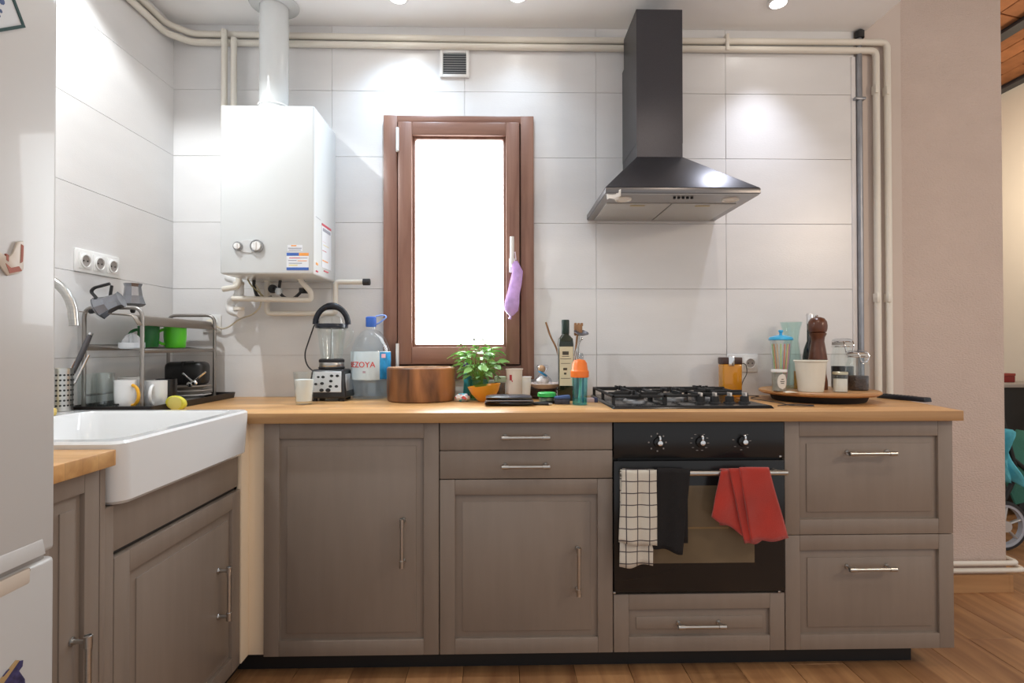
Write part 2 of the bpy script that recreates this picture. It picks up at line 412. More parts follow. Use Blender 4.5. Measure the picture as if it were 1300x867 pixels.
b = B(); b.box((gx0-.0125,ys0+.001,gz1+.012),(gx1+.0125,.02,sz1-.0005),.004); b.box((gx0-.0125,ys0+.001,sz0+.0005),(gx1+.0125,.02,gz0-.012),.004); part('rail', b, m_winh, sash)
b = B()
for (a0,a1,c0,c1) in ((gx0-.013,gx0,gz0-.013,gz1+.013),(gx1,gx1+.013,gz0-.013,gz1+.013)): b.box((a0,-.03,c0),(a1,.014,c1),.003)
for (c0,c1) in ((gz0-.013,gz0),(gz1,gz1+.013)): b.box((gx0-.001,-.029,c0),(gx1+.001,.014,c1),.003)
part('glazing_bead', b, m_win, sash)
m_pane = M('frosted_pane', (.9,.93,.95), .35, emit=9, emcol=(.90,.965,1.0), var=.01)
b = B(); b.box((gx0-.004,-.004,gz0-.004),(gx1+.004,.002,gz1+.004)); part('pane', b, m_pane, sash, smooth=False)
for (y0,y1) in ((163,190),(436,463)):
    z1 = HY(505,y0,-.04).z; z0 = HY(505,y1,-.04).z; x = HY(505,300,-.04).x
    b = B(); b.cyl((x,-.048,z0),(x,-.048,z1),.0075,seg=12); b.ball((x,-.048,z0-.006),.008,10,6); part('hinge', b, m_plast, sash)
hp = HY(650,322,-.06); zt = HY(650,305,-.06).z; zb = HY(650,340,-.06).z
b = B(); b.box((hp.x-.013,-.056,zb-.02),(hp.x+.013,-.046,zb+.045),.004); b.tube(fillet([(hp.x,-.05,zb+.012),(hp.x,-.085,zb+.012),(hp.x,-.092,zt+.01)],.015),.009,10); part('handle', b, m_plast, sash)
b = B()
for (px,py,r) in ((602,431,.0075),(613,431,.006),(606,424,.004),(618,427,.003)):
    p = HY(px,py,-.006); b.lathe([(0,-.001),(r,-.001),(r*.7,.001),(0,.001)], (p.x,-.005,p.z), 8, (0,-1,0))
part('pane_sticker', b, M('sticker_grey', (.45,.5,.48), .6), sash)
# purple bag hanging on the window handle
P = lambda px,py: (HY(px,py,-.085).x, -.085, HY(px,py,-.085).z)
b = B(); b.tube([P(653,332),P(657,345),P(655,358),P(652,372),P(650,384),P(649,394),P(649,399),P(649,401)], [.008,.014,.0155,.016,.019,.018,.009,.004], 14, flat=1.75)
bal = solo('hanging_bag', b, M('purple_film', (.58,.36,.75), .25, var=.25, vscale=22, coat=.6), 'purple film bag hanging knotted from the window handle', 'bag', (P(649,400)[0],-.085,P(649,400)[2]))
b = B(); b.tube([P(652,334),P(648,330),P(648,322),P(654,320),P(655,330)], .003, 6); part('loop', b, M('pale_film', (.8,.72,.85), .3), bal)
b = B(); b.tube([P(649,400),P(647,405)], [.003,.007], 8); part('tail', b, MATS['purple_film'], bal)

# ------------------------------------------------------------------ vent grille
a = HY(559,65.5,0); c = HY(596,100.5,0)
t = thing('vent_grille', 'small white square ventilation grille with grey louvres above the window', 'vent', ((a.x+c.x)/2,-.009,c.z))
b = B(); f = .014
for q in ((a.x,a.x+f,c.z,a.z),(c.x-f,c.x,c.z,a.z),(a.x+f,c.x-f,c.z,c.z+f),(a.x+f,c.x-f,a.z-f,a.z)): b.box((q[0],-.020,q[2]),(q[1],-.0088,q[3]),.002)
part('frame', b, m_plast, t)
b = B(); b.box((a.x+f,-.0105,c.z+f),(c.x-f,-.0088,a.z-f)); part('backing', b, M('vent_dark', (.12,.13,.14), .7), t, smooth=False)
for k in range(9):
    z = c.z+f+.004+(a.z-c.z-2*f-.006)*k/8.6
    b = B(); b.hexa([(a.x+f,-.020,z),(c.x-f,-.020,z),(c.x-f,-.0105,z+.006),(a.x+f,-.0105,z+.006),(a.x+f,-.020,z+.0015),(c.x-f,-.020,z+.0015),(c.x-f,-.0105,z+.0075),(a.x+f,-.0105,z+.0075)])
    part('slat', b, M('louvre_grey', (.55,.57,.58), .4), t, smooth=False)

# ------------------------------------------------------------------ boiler, flue, pipes
BX0,BX1,BY,BZ0,BZ1 = -1.122,-.748,-.30,1.432,2.112
boiler = t = thing('gas_boiler', 'white wall-hung gas boiler with control knobs and energy stickers', 'boiler', ((BX0+BX1)/2,-.01,BZ0))
b = B(); b.box((BX0,BY,BZ0),(BX1,-.010,BZ1),.008,3); part('casing', b, m_white, t)
p = HY(316,313,BY)
b = B(); b.lathe([(0,0),(.05,0),(.046,.006),(0,.007)], (p.x,BY+.002,p.z), 28, (0,-1,0), 1, .55); pan = part('control_panel', b, M('panel_grey', (.62,.63,.63), .35), t)
for px,rr in ((327,.020),(303,.014)):
    q = HY(px,313,BY); b = B(); b.lathe([(0,0),(rr,0),(rr*.9,.014),(0,.015)], (q.x,BY-.004,q.z), 22, (0,-1,0)); b.box((q.x-.003,BY-.023,q.z-rr*.8),(q.x+.003,BY-.018,q.z+rr*.8),.001); part('knob', b, m_plast, pan)
    b = B(); b.lathe([(rr*1.15,.0),(rr*1.3,.0),(rr*1.3,.008),(rr*1.15,.008)], (q.x,BY-.004,q.z), 24, (0,-1,0)); part('dial_ring', b, M('dial_grey', (.3,.31,.32), .4), pan)
def sticker(px0,py0,px1,py1,bands,name='sticker'):
    a = HY(px0,py0,BY); c = HY(px1,py1,BY)
    b = B(); b.box((a.x,BY-.0012,c.z),(c.x,BY+.002,a.z)); s = part(name, b, M('sticker_white', (.78,.80,.84), .4), t, smooth=False)
    for (u0,u1,v0,v1,mm) in bands:
        b = B(); b.box((a.x+(c.x-a.x)*u0,BY-.0018,a.z+(c.z-a.z)*v0),(a.x+(c.x-a.x)*u1,BY-.001,a.z+(c.z-a.z)*v1)); part('print', b, mm, s, smooth=False)
mb_, mo_, mg_, mr_ = M('print_blue',(.05,.13,.45),.4), M('print_orange',(.85,.35,.08),.4), M('print_grey',(.35,.36,.42),.5), M('print_red',(.6,.06,.1),.4)
my_ = M('print_yellow',(.75,.6,.05),.4)
sticker(364,321,392,343,[(0,.56,0,.17,mb_),(.56,1,0,.17,mo_),(.12,.6,.27,.31,mr_),(.6,.95,.27,.31,mg_),(.08,.45,.42,.46,mg_),(.5,.92,.44,.48,mo_),(.1,.7,.58,.62,mg_),(.1,.5,.70,.74,my_),(0,1,.84,1,mb_)])
sticker(365,311,384,319,[(.25,.6,.02,.2,mo_),(.05,.95,.45,.6,mg_),(.1,.9,.75,.85,mg_)])
def side_sticker(px0,py0,px1,py1,mm):
    a = HX(px0,py0,BX1); c = HX(px1,py1,BX1)
    b = B(); b.box((BX1-.001,a.y,c.z),(BX1+.0012,c.y,a.z)); part('side_print', b, mm, t, smooth=False)
side_sticker(400.8,275,407,279,mg_); side_sticker(408.5,286,420,344,M('sticker_white',(1,1,1)))
for q in ((408.5,286,420,291,mr_),(409.5,293,419,295.5,mg_),(409,306,414,309,mr_),(410,310.5,417,315,my_),(409,318,414,320,mr_),(409,331,416,333,mo_),(411,343,416.5,347,mr_),(401,333,403.5,337,mo_),(401,343,403.5,346,mr_)):
    a = HX(q[0],q[1],BX1); c = HX(q[2],q[3],BX1); b = B(); b.box((BX1,a.y,c.z),(BX1+.0018,c.y,a.z)); part('side_print', b, q[4], t, smooth=False)
# flue
fx, fy = HY(348,100,-.16).x, -.16
t = thing('flue_pipe', 'glossy white round flue pipe rising from the boiler to the ceiling', 'pipe', (fx,fy,BZ1))
b = B(); b.lathe([(.062,BZ1-.002),(.065,BZ1+.004),(.065,BZ1+.03),(.062,BZ1+.036),(.062,BZ1+.046),(.0585,BZ1+.05),(.0585,CZ-.004)], (fx,fy,0), 36); part('tube', b, m_white, t)
b = B(); b.lathe([(.060,CZ-.016),(.075,CZ-.014),(.10,CZ-.005),(.102,CZ-.001),(.060,CZ-.001)], (fx,fy,0), 40); part('ceiling_collar', b, m_white, t)
b = B()
for dz in (.032,.047): b.lathe([(.0655,BZ1+dz),(.0665,BZ1+dz+.003),(.0655,BZ1+dz+.006)], (fx,fy,0), 36)
part('joint_ring', b, m_plast, t)

def pipe(name, pts, r, mat, label, cat='pipe', fil=.03, group=None, clips=(), loc=None):
    t = thing(name, label, cat, loc or tuple(pts[0]), group=group)
    b = B(); b.tube(fillet(pts, fil) if len(pts)>2 else pts, r, 12); part('run', b, mat, t)
    for c in clips:
        b = B(); c = Vector(c); b.box((c.x-.008,c.y-.004-r,c.z-r-.006),(c.x+.008,c.y+r,c.z+r+.006),.003); part('clip', b, mat, t)
    return t
yp = -.026; rp = .0145
def HP(px,py,Y=yp): v = HY(px,py,Y); return (v.x,Y,v.z)
xlw = XL+.026
zu, zl = HP(320,44)[2], HP(320,54.5)[2]
zru, zrl = HP(1126,54)[2], HP(1110,64.5)[2]
pipe('heating_pipe', [(xlw,-2.2,zu+.005),(xlw,-.10,zu+.005),(xlw+.075,yp,zu),HP(650,51),(HP(1126,54)[0],yp,zru),(HP(1126,54)[0],yp,WT+.003)], rp, m_pipe,
     'upper cream pipe running under the ceiling and down past the jars', clips=(HP(922,50.5),(HP(1126,300)[0],yp,HP(1126,116)[2]),(HP(1126,300)[0],yp,HP(1126,378)[2])))
pipe('heating_pipe', [(xlw,-2.2,zl),(xlw,-.10,zl),(xlw+.075,yp,zl),HP(650,60),(HP(1112,64)[0],yp,zrl),(HP(1112,64)[0],yp,WT+.003)], rp, m_pipe,
     'lower cream pipe running under the ceiling and down beside the metal conduit', clips=(HP(922,60),(HP(1112,300)[0],yp,HP(1112,114)[2]),(HP(1112,300)[0],yp,HP(1112,378)[2])))
pipe('drop_pipe', [(HP(290,48)[0],-.062,HP(290,44)[2]+.0),(HP(290,48)[0],-.062,BZ1+.001)], .013, m_pipe, 'cream vertical pipe dropping to the boiler top, nearer the corner')
pipe('drop_pipe', [(HP(302,56)[0],-.062,HP(302,54)[2]),(HP(302,56)[0],-.062,BZ1+.001)], .013, m_pipe, 'cream vertical pipe dropping to the boiler top, beside the flue')
b = B(); x = HP(1093,200)[0]
t = thing('metal_conduit', 'bare grey metal conduit standing at the edge of the tiles', 'pipe', (x,-.018,WT))
b.tube([(x,-.018,WT+.002),(x,-.018,HP(1093,42)[2])], .012, 12); part('run', b, M('galvanised', (.33,.34,.37), .4, .8, var=.2, vscale=8), t)
b = B()
for py in (125,):
    z = HP(1093,py)[2]; b.box((x-.028,-.034,z-.006),(x+.022,-.003,z+.006),.002)
part('clip', b, MATS['galvanised'], t)
b = B(); b.lathe([(0,0),(.02,0),(.02,.03),(.014,.035),(0,.035)], (x,-.022,HP(1093,48)[2]), 14); part('cap', b, m_rubber, t)
b = B(); b.box((x-.034,-.0135,WT+.2),(x-.012,-.0045,HP(1093,70)[2]),.003); part('plaster_line', b, M('plaster_white',(.78,.76,.76),.8,var=.05,vscale=12), wall)
# heating pipes above the baseboard on the bare wall
for k,(py,lab) in enumerate(((715,'upper'),(724,'lower'))):
    z = HY(1240,py,-.03).z
    pipe('skirting_pipe', [(1.66,-.03,z),(XE+.03+.03*k,-.03,z),(XE+.03+.03*k,.0+.9,z)], .011, m_pipe, lab+' cream heating pipe running above the wooden baseboard', fil=.03)

# under the boiler
yq = -.12
Q = lambda px,py,Y=yq: (HY(px,py,Y).x, Y, HY(px,py,Y).z)
pipe('boiler_pipe', [Q(303,346),Q(303,364),Q(283,367)], .012, m_pipe, 'short cream elbow pipe under the left side of the boiler', fil=.02)
pipe('boiler_pipe', [Q(381,346),Q(381,356),Q(395,371),Q(395,381),Q(295,379)], .0115, m_pipe, 'bent cream pipe doubling back beneath the boiler', fil=.02)
gpipe = pipe('gas_pipe', [Q(339,346,-.055),Q(339,398,-.055),Q(426,398,-.055),Q(426,358,-.055),Q(462,358,-.055)], .0115, m_pipe, 'cream gas pipe looping under the boiler to a black end by the window', fil=.018)
b = B(); q0 = Q(461,358,-.055); b.cyl(q0,(q0[0]+.03,q0[1],q0[2]),.015); part('end_cap', b, m_rubber, gpipe, label='black rubber end cap')
pipe('flexible_hose', [Q(323,346,-.1),Q(322,362,-.1),Q(326,376,-.1),Q(335,380,-.1),Q(345,377,-.1)], .007, m_rubber, 'thin dark hose curling below the left half of the boiler', 'hose')
pipe('flexible_hose', [Q(358,346,-.09),Q(355,360,-.09),Q(354,371,-.09),Q(362,379,-.09),Q(372,380,-.09),Q(381,372,-.09),Q(384,366,-.09)], .0065, m_rubber, 'dark braided hose looping from a white valve under the boiler', 'hose')
b = B(); b.cyl(Q(354,366,-.09),Q(354,374,-.09),.013); b.cyl(Q(350,370,-.09),Q(358,370,-.09),.008); solo('valve', b, M('valve_grey',(.6,.64,.66),.35,.3), 'small pale valve on the hose under the boiler', 'valve', Q(354,374,-.09))
b = B(); q0 = Q(347,367,-.07); b.lathe([(.008,0),(.019,0),(.019,.012),(.008,.012)], q0, 20, (0,-1,0)); b.lathe([(0,.0),(.008,.0),(.006,.02),(0,.02)], q0, 12, (0,-1,0)); solo('stop_valve', b, m_rubber, 'round black valve wheel beneath the boiler', 'valve', q0)
b = B(); q0 = Q(385,369,-.08); b.box((q0[0]-.016,q0[1]-.012,q0[2]-.012),(q0[0]+.02,q0[1]+.012,q0[2]+.012),.004); b.cyl(q0,(q0[0],q0[1]-.03,q0[2]),.008); solo('hose_joint', b, m_rubber, 'black block joint at the end of the braided hose', 'pipe fitting', q0)
t = thing('pipe_elbow', 'cluster of white pipe elbows under the boiler corner', 'pipe fitting', Q(297,400,-.08))
b = B(); b.tube(fillet([Q(290,352,-.06),Q(303,356,-.09),Q(304,376,-.09),Q(292,384,-.07),Q(292,394,-.07),Q(306,398,-.09)],.025),.02,14); part('bend', b, m_plast, t)
for py in (360,380,392):
    b = B(); b.lathe([(.019,-.008),(.023,-.006),(.023,.006),(.019,.008)], Q(303,py,-.09), 16); part('collar', b, m_pipe, t)
w = [Q(316,347,-.1),Q(320,356,-.1),Q(332,372,-.1),Q(331,390,-.1),Q(320,400,-.06),Q(305,404,-.04),Q(291,415,-.03),Q(281,418,-.03),Q(273,413,-.035)]
b = B(); b.tube(fillet(w,.03),.0035,8); part('power_cord', b, M('cord_cream',(.6,.54,.42),.5), boiler, label='thin cream power cord')
b = B(); b.tube(fillet([Q(311,347,-.13),Q(318,362,-.12),Q(330,372,-.11),Q(336,378,-.11)],.02),.003,6); part('signal_wire', b, M('wire_olive',(.35,.30,.15),.5), boiler, label='thin olive wire')

# sockets
def socket_round(b, c, n, r=.0205):
    b.lathe([(r*1.18,0),(r*1.25,.004),(r*1.02,.005),(r,.0),(r,-.001)], c, 26, n)
def socket_strip(name, label, c, n, count, pitch=.071, h=.082):
    """c = centre on the wall, n = wall normal (axis-aligned)"""
    n = Vector(n); u = Vector((0,0,1)).cross(n); c = Vector(c)
    t = thing(name, label, 'socket', tuple(c)); W = pitch*count+.012
    def bx(uc, wc, hw, hh, d0, d1, bev=.003):
        a = c+u*(uc-hw)+Vector((0,0,wc-hh))+n*d0; e = c+u*(uc+hw)+Vector((0,0,wc+hh))+n*d1; return B().box(a,e,bev)
    part('plate', bx(0,0,W/2,h/2,0,.009,.004), m_plast, t)
    for k in range(count):
        uc = (k-(count-1)/2)*pitch
        g_ = part('outlet', bx(uc,0,.029,.029,.0088,.012,.002), m_plast, t)
        b = B(); socket_round(b, c+u*uc+n*.012, n); part('rim', b, m_plast, g_)
        b = B(); b.lathe([(0,.0006),(.0205,.0006)], c+u*uc+n*.0118, 24, n); part('recess', b, M('socket_shade',(.34,.31,.29),.6), g_, recalc=False)
        b = B()
        for s in (-1,1): b.lathe([(0,.001),(.003,.001),(.003,.0002)], c+u*(uc+s*.0095)+n*.0122, 10, n)
        part('pin_hole', b, m_darkhole, g_)
    return t
p0 = HX(93,332,XL+.0085); p1 = HX(149,341,XL+.0085)
socket_strip('wall_socket', 'white triple socket strip on the left tiled wall above the dish rack', (XL+.0085,(p0.y+p1.y)/2,(HX(120,334.5,XL+.0085)).z), (1,0,0), 3, pitch=(p1.y-p0.y-.012)/3)
p0 = HY(942,461,-.0085)
socket_strip('wall_socket', 'white double wall socket with a dark plug beside the amber jar', (p0.x,-.0085,p0.z), (0,-1,0), 2, pitch=.066)
q = HY(935,461,-.03)
t = thing('charger_plug', 'black charger plug and thin cable hanging from the double socket', 'plug', (q.x,-.03,q.z))
b = B(); b.box((q.x-.008,-.055,q.z-.012),(q.x+.018,-.022,q.z+.010),.005); part('plug_body', b, m_rubber, t)
cc = [(q.x+.018,-.04,q.z),HY(947,462,-.05),HY(949,474,-.05),HY(942,485,-.06),(HY(940,489,-.06).x,-.06,WT+.004),(HY(960,496,-.06).x,-.10,WT+.004),(1.06,-.2,WT+.004),(1.09,-.40,WT+.004),(1.075,-.50,WT+.005),(1.14,-.53,WT+.005),(1.17,-.50,WT+.005),(1.10,-.47,WT+.006),(1.03,-.50,WT+.004)]
b = B(); b.tube(fillet(cc,.025),.002,6); part('cable', b, m_rubber, t)
p0 = HY(270,411,-.0085)
t = socket_strip('wall_socket', 'single white wall socket behind the dish rack with the boiler plug', (p0.x,-.0085,p0.z), (0,-1,0), 1)
b = B(); b.lathe([(0,0),(.02,0),(.018,.02),(.009,.035),(0,.036)], (p0.x,-.0215,p0.z), 16, (0,-1,0)); part('plug', b, M('plug_cream',(.8,.74,.62),.4), t)

# ------------------------------------------------------------------ range hood
HX0,HX1,HYF,HZB = .398,.992,-.455,1.713
hcx = (HX0+HX1)/2-.045; cw = .094; cy = -.272
ct = HY(836,12,cy).z; cbz = HY(836,199,cy).z
t = thing('range_hood', 'dark metal pyramid range hood with a tall square chimney', 'range hood', ((HX0+HX1)/2,-.01,HZB))
cx0, cx1 = HY(808,100,cy).x, HY(866.5,100,cy).x
b = B(); b.box((cx0,cy,1.98),(cx1,-.0095,2.40)); b.box((cx0,cy,2.40),(cx1,-.044,ct)); part('chimney', b, m_hoodm, t)
b = B(); b.box((cx0+.001,cy+.0001,cbz-.004),(cx1-.001,-.0095,1.981)); part('chimney_lower', b, m_hoodm, t)
zs_ = HZB+.030
b = B(); b.hexa([(HX0,HYF,zs_),(HX1,HYF,zs_),(HX1,-.0095,zs_),(HX0,-.0095,zs_),(cx0,cy,cbz),(cx1,cy,cbz),(cx1,-.0095,cbz),(cx0,-.0095,cbz)],.003); part('canopy', b, m_hoodm, t)
b = B(); b.box((HX0,HYF,zs_-.022),(HX1,-.0095,zs_-.001),.002); sk = part('skirt', b, M('hood_rim',(.20,.19,.19),.35,.9), t)
zu_ = zs_-.0222
b = B(); b.box((HX0+.004,HYF+.004,zu_-.003),(HX1-.004,-.012,zu_)); un = part('underside', b, m_hoodu, t, smooth=False)
for k in range(2):
    x0 = HX0+.03+k*(HX1-HX0-.06)/2; x1 = x0+(HX1-HX0-.06)/2-.006
    b = B(); b.box((x0,HYF+.135,zu_-.007),(x1,-.03,zu_-.002),.002); fo = part('grease_filter', b, m_filter, t)
    b = B(); b.box(((x0+x1)/2-.03,HYF+.15,zu_-.010),((x0+x1)/2+.03,HYF+.165,zu_-.006),.002); part('filter_catch', b, M('catch_gold',(.5,.42,.25),.35,.8), fo)
for x in (HX0+.085, HX1-.085):
    b = B(); b.lathe([(.034,0),(.032,-.005),(.026,-.006),(.024,-.003),(0,-.003)], (x,HYF+.075,zu_-.003), 24); part('spot_lens', b, M('lens_pale',(.75,.72,.66),.25), t)
for k in range(5):
    x = (HX0+HX1)/2-.035+k*.017+.015
    b = B(); b.lathe([(0,-.008),(.0055,-.008),(.0055,-.002)], (x,HYF+.045,zu_-.001), 12); part('button', b, m_blackm, t)
# scrap of paper hanging over the hood corner
p = HY(778,246,HYF-.004)
b = B(); b.grid(5,4,lambda u,v: (p.x-.022+.052*u, HYF-.006+.01*math.sin(3*u)+.012*v*(1-u), p.z-.022+.03*v+.012*u+.004*math.sin(7*u+5*v)))
pa = solo('paper_scrap', b, M('paper_white',(.85,.84,.82),.8), 'crumpled white paper scrap stuck on the hood corner', 'paper', (p.x,HYF-.006,p.z-.02)); pm = pa.modifiers.new('thick','SOLIDIFY'); pm.thickness = .0015

# ------------------------------------------------------------------ cabinets
X0, CW, FY, FT = -.8105, .6, -.62, .88
def front(x0,x1,z0,z1,y=FY,th=.020,style='raised',fw=.052):
    """cabinet front with its face at y (facing -Y), in run coordinates"""
    b = B()
    if style == 'flat':
        b.box((x0,y,z0),(x1,y+th,z1),.0022); return b
    b.box((x0,y,z0),(x0+fw,y+th,z1),.0018); b.box((x1-fw,y,z0),(x1,y+th,z1),.0018)
    b.box((x0+fw,y,z1-fw),(x1-fw,y+th,z1),.0018); b.box((x0+fw,y,z0),(x1-fw,y+th,z0+fw),.0018)
    # recessed groove, sloped shoulder, raised field
    a0,a1,c0,c1 = x0+fw-.001,x1-fw+.001,z0+fw-.001,z1-fw+.001; g1,g2 = .004,.027
    b.box((a0,y+.011,c0),(a1,y+th-.002,c1))
    b.hexa([(a0+g1,y+.0112,c0+g1),(a1-g1,y+.0112,c0+g1),(a1-g1,y+.0112,c1-g1),(a0+g1,y+.0112,c1-g1),
            (a0+g2,y+.0045,c0+g2),(a1-g2,y+.0045,c0+g2),(a1-g2,y+.0045,c1-g2),(a0+g2,y+.0045,c1-g2)])
    b.box((a0+g2,y+.0012,c0+g2),(a1-g2,y+.006,c1-g2),.0016)
    return b
def bar_handle(p, vert, L=.160, y=FY):
    b = B(); d = Vector((0,0,1)) if vert else Vector((1,0,0)); p = Vector((p[0],y,p[1])); o = Vector((0,-.032,0))
    b.cyl(p+o-d*L/2, p+o+d*L/2, .0062, seg=14)
    for s in (-1,1):
        q = p+d*s*(L/2-.010); b.cyl(q, q+o, .0048, seg=12); b.lathe([(.006,-.013),(.0082,-.012),(.0082,.012),(.006,.013)], q+o, 14, d)
        b.lathe([(0,0),(.009,0),(.008,.003),(0,.003)], q, 14, (0,-1,0))
    return b
def carcass(t, x0, x1, y0=FY+.021, y1=-.05, z0=.08, z1=FT-.002):
    b = B(); b.box((x0,y0,z0),(x1,y1,z1)); part('carcass', b, m_carc, t, smooth=False)
gp = .0016
x = [X0+CW*k for k in range(5)]
def HH(px0,py0,px1,py1): a = HY(px0,py0,FY-.032); c = HY(px1,py1,FY-.032); return ((a.x+c.x)/2,(a.z+c.z)/2)
t = thing('base_cabinet', 'grey base cabinet with one tall panelled door beside the cream filler', 'cabinet', ((x[0]+x[1])/2,-.3,.08)); carcass(t,x[0]+.001,x[1]-.001)
d = part('door', front(x[0]+gp,x[1]-gp,.083,FT-.003), m_cab, t); part('handle', bar_handle(HH(510,660,510,720),True), m_steel, d)
t = thing('base_cabinet', 'grey base cabinet with two shallow drawers above a panelled door', 'cabinet', ((x[1]+x[2])/2,-.3,.08)); carcass(t,x[1]+.001,x[2]-.001)
d = part('drawer', front(x[1]+gp,x[2]-gp,.7825,FT-.003,style='flat'), m_cab, t); part('handle', bar_handle(HH(638,556,697,556),False), m_steel, d)
d = part('drawer', front(x[1]+gp,x[2]-gp,.684,.780,style='flat'), m_cab, t); part('handle', bar_handle(HH(638,593,697,593),False), m_steel, d)
d = part('door', front(x[1]+gp,x[2]-gp,.083,.681), m_cab, t); part('handle', bar_handle(HH(735,698,735,755),True), m_steel, d)
t = thing('oven_cabinet', 'grey oven housing cabinet with one low panelled drawer', 'cabinet', ((x[2]+x[3])/2,-.3,.08))
b = B(); b.box((x[2]+.001,FY+.021,.08),(x[3]-.001,-.05,.285)); b.box((x[2]+.001,FY+.021,.285),(x[2]+.017,-.05,FT-.002)); b.box((x[3]-.017,FY+.021,.285),(x[3]-.001,-.05,FT-.002)); part('carcass', b, m_carc, t, smooth=False)
d = part('drawer', front(x[2]+gp,x[3]-gp,.083,.281), m_cab, t); part('handle', bar_handle(HH(862,796,921,796),False), m_steel, d)
t = thing('base_cabinet', 'grey base cabinet with two deep panelled drawers at the worktop end', 'cabinet', ((x[3]+x[4])/2,-.3,.08)); carcass(t,x[3]+.001,x[4]-.017)
d = part('drawer', front(x[3]+gp,x[4]-gp,.4825,FT-.003), m_cab, t); part('handle', bar_handle(HH(1078,576,1139,576),False), m_steel, d)
d = part('drawer', front(x[3]+gp,x[4]-gp,.083,.480), m_cab, t); part('handle', bar_handle(HH(1078,723,1139,723),False), m_steel, d)
b = B(); b.box((x[4]-.016,FY+.021,.08),(x[4]-.001,-.05,FT-.002),.001); part('side_panel', b, m_cab, t)
# plinths
b = B(); b.box((-.93,-.545,0),(x[4]-.10,-.525,.079)); solo('plinth', b, m_plinth, 'black recessed plinth board under the long cabinet run', 'plinth', (.3,-.535,0), smooth=False)
b = B(); b.box((-.945,-1.484,0),(-.931,-.55,.079)); solo('plinth', b, m_plinth, 'black recessed plinth board under the sink cabinets', 'plinth', (-.94,-1.2,0), smooth=False)
# corner filler
LX = -.868
b = B(); b.box((LX-.0,FY+.018,.081),(X0-.001,FY+.034,FT-.002),.001); b.box((LX-.016,-.655,.081),(LX+.0002,FY+.034,FT-.002),.001)
solo('corner_filler', b, m_filler, 'narrow cream filler panel in the corner between the cabinet runs', 'panel', (LX,-.61,.081))

# worktops
b = B(); b.prism([(XL+.009,-.0095,FT),(1.735,-.0095,FT),(1.735-.127,-.645,FT),(XL+.009,-.645,FT)],(0,0,WT-FT),.002)
solo('worktop', b, m_top, 'long oiled oak worktop under the window and hob', 'worktop', (0,-.33,FT))

# oven
ox0, ox1 = x[2]+.002, x[3]-.002
t = thing('oven', 'black built-in electric oven with three control knobs', 'oven', ((ox0+ox1)/2,-.34,.287))
b = B(); b.box((x[2]+.018,FY+.012,.287),(x[3]-.018,-.08,FT-.006)); part('body', b, m_blackm, t, smooth=False)
zc = HY(776,583,FY-.003).z; b = B(); b.box((ox0,FY-.004,zc+.003),(ox1,FY+.018,FT-.003),.002); cp_ = part('control_panel', b, m_black, t)
zd0 = .290
b = B(); b.box((ox0,FY-.006,zd0),(ox1,FY+.018,zc-.006),.003); dr = part('door', b, m_black, t)
gp0 = HY(812,617,FY-.007); gp1 = HY(958,714,FY-.007)
b = B(); b.box((gp0.x-.02,FY-.0068,gp1.z-.0),(gp1.x,FY-.0058,gp0.z)); part('glass', b, M('oven_glass',(.15,.115,.072),.12,var=.2,vscale=5), dr, smooth=False)
b = B(); b.box((gp0.x,FY-.0072,HY(880,671.5,FY-.007).z),(gp1.x-.09,FY-.0065,HY(880,669,FY-.007).z)); part('shelf_rail', b, M('oven_rail',(.25,.18,.09),.3,.6), dr, smooth=False)
zh = HY(930,600.5,FY-.045).z
b = B(); b.cyl((ox0+.012,FY-.045,zh),(ox1-.012,FY-.045,zh),.0095,seg=16)
for xx in (ox0+.04, ox1-.04): b.cyl((xx,FY-.045,zh),(xx,FY-.004,zh),.007,seg=12)
part('handle', b, m_steel, dr)
m_mark = M('mark_white',(.75,.72,.68),.5)
for px,py,marks in ((836,561.5,8),(889.5,561,10),(943,560,6)):
    p = HY(px,py,FY-.004)
    b = B(); b.lathe([(0,0),(.019,0),(.017,.010),(.008,.012),(.008,.020)], (p.x,FY-.003,p.z), 24, (0,-1,0)); kn = part('knob', b, m_black, cp_)
    b = B(); b.lathe([(0,.026),(.0085,.025),(.0095,.018),(.0095,.012)], (p.x,FY-.003,p.z), 20, (0,-1,0)); b.box((p.x-.0032,FY-.028,p.z+.006),(p.x+.0032,FY-.012,p.z+.021),.0015); b.ball((p.x,FY-.02,p.z+.021),.0052,10,6); part('knob_grip', b, m_chrome, kn)
    for k in range(marks):
        b = B(); a = math.radians(90-k*360/marks) if marks==8 else math.radians(60-k*(300 if marks==10 else 240)/(marks-1)) if marks==10 else math.radians(50-k*48)
        c_ = Vector((p.x-.004+.030*math.cos(a),FY-.0042,p.z+.030*math.sin(a)))
        if marks==8: b.lathe([(0,.0006),(.0028,.0006),(.0028,-.001)], c_, 10, (0,-1,0))
        else: b.box((c_.x-.0035,FY-.005,c_.z-.0009),(c_.x+.0035,FY-.0035,c_.z+.0009))
        part('dial_mark', b, M('mark_grey',(.30,.28,.27),.5), cp_)
for px,py in ((990.5,579.5),(780,752.5),(989,751)):
    p = HY(px,py,FY-.004); b = B(); b.box((p.x-.004,FY-.006,p.z-.003),(p.x+.004,FY+.004,p.z+.003),.001); part('corner_bumper', b, m_steel, t)

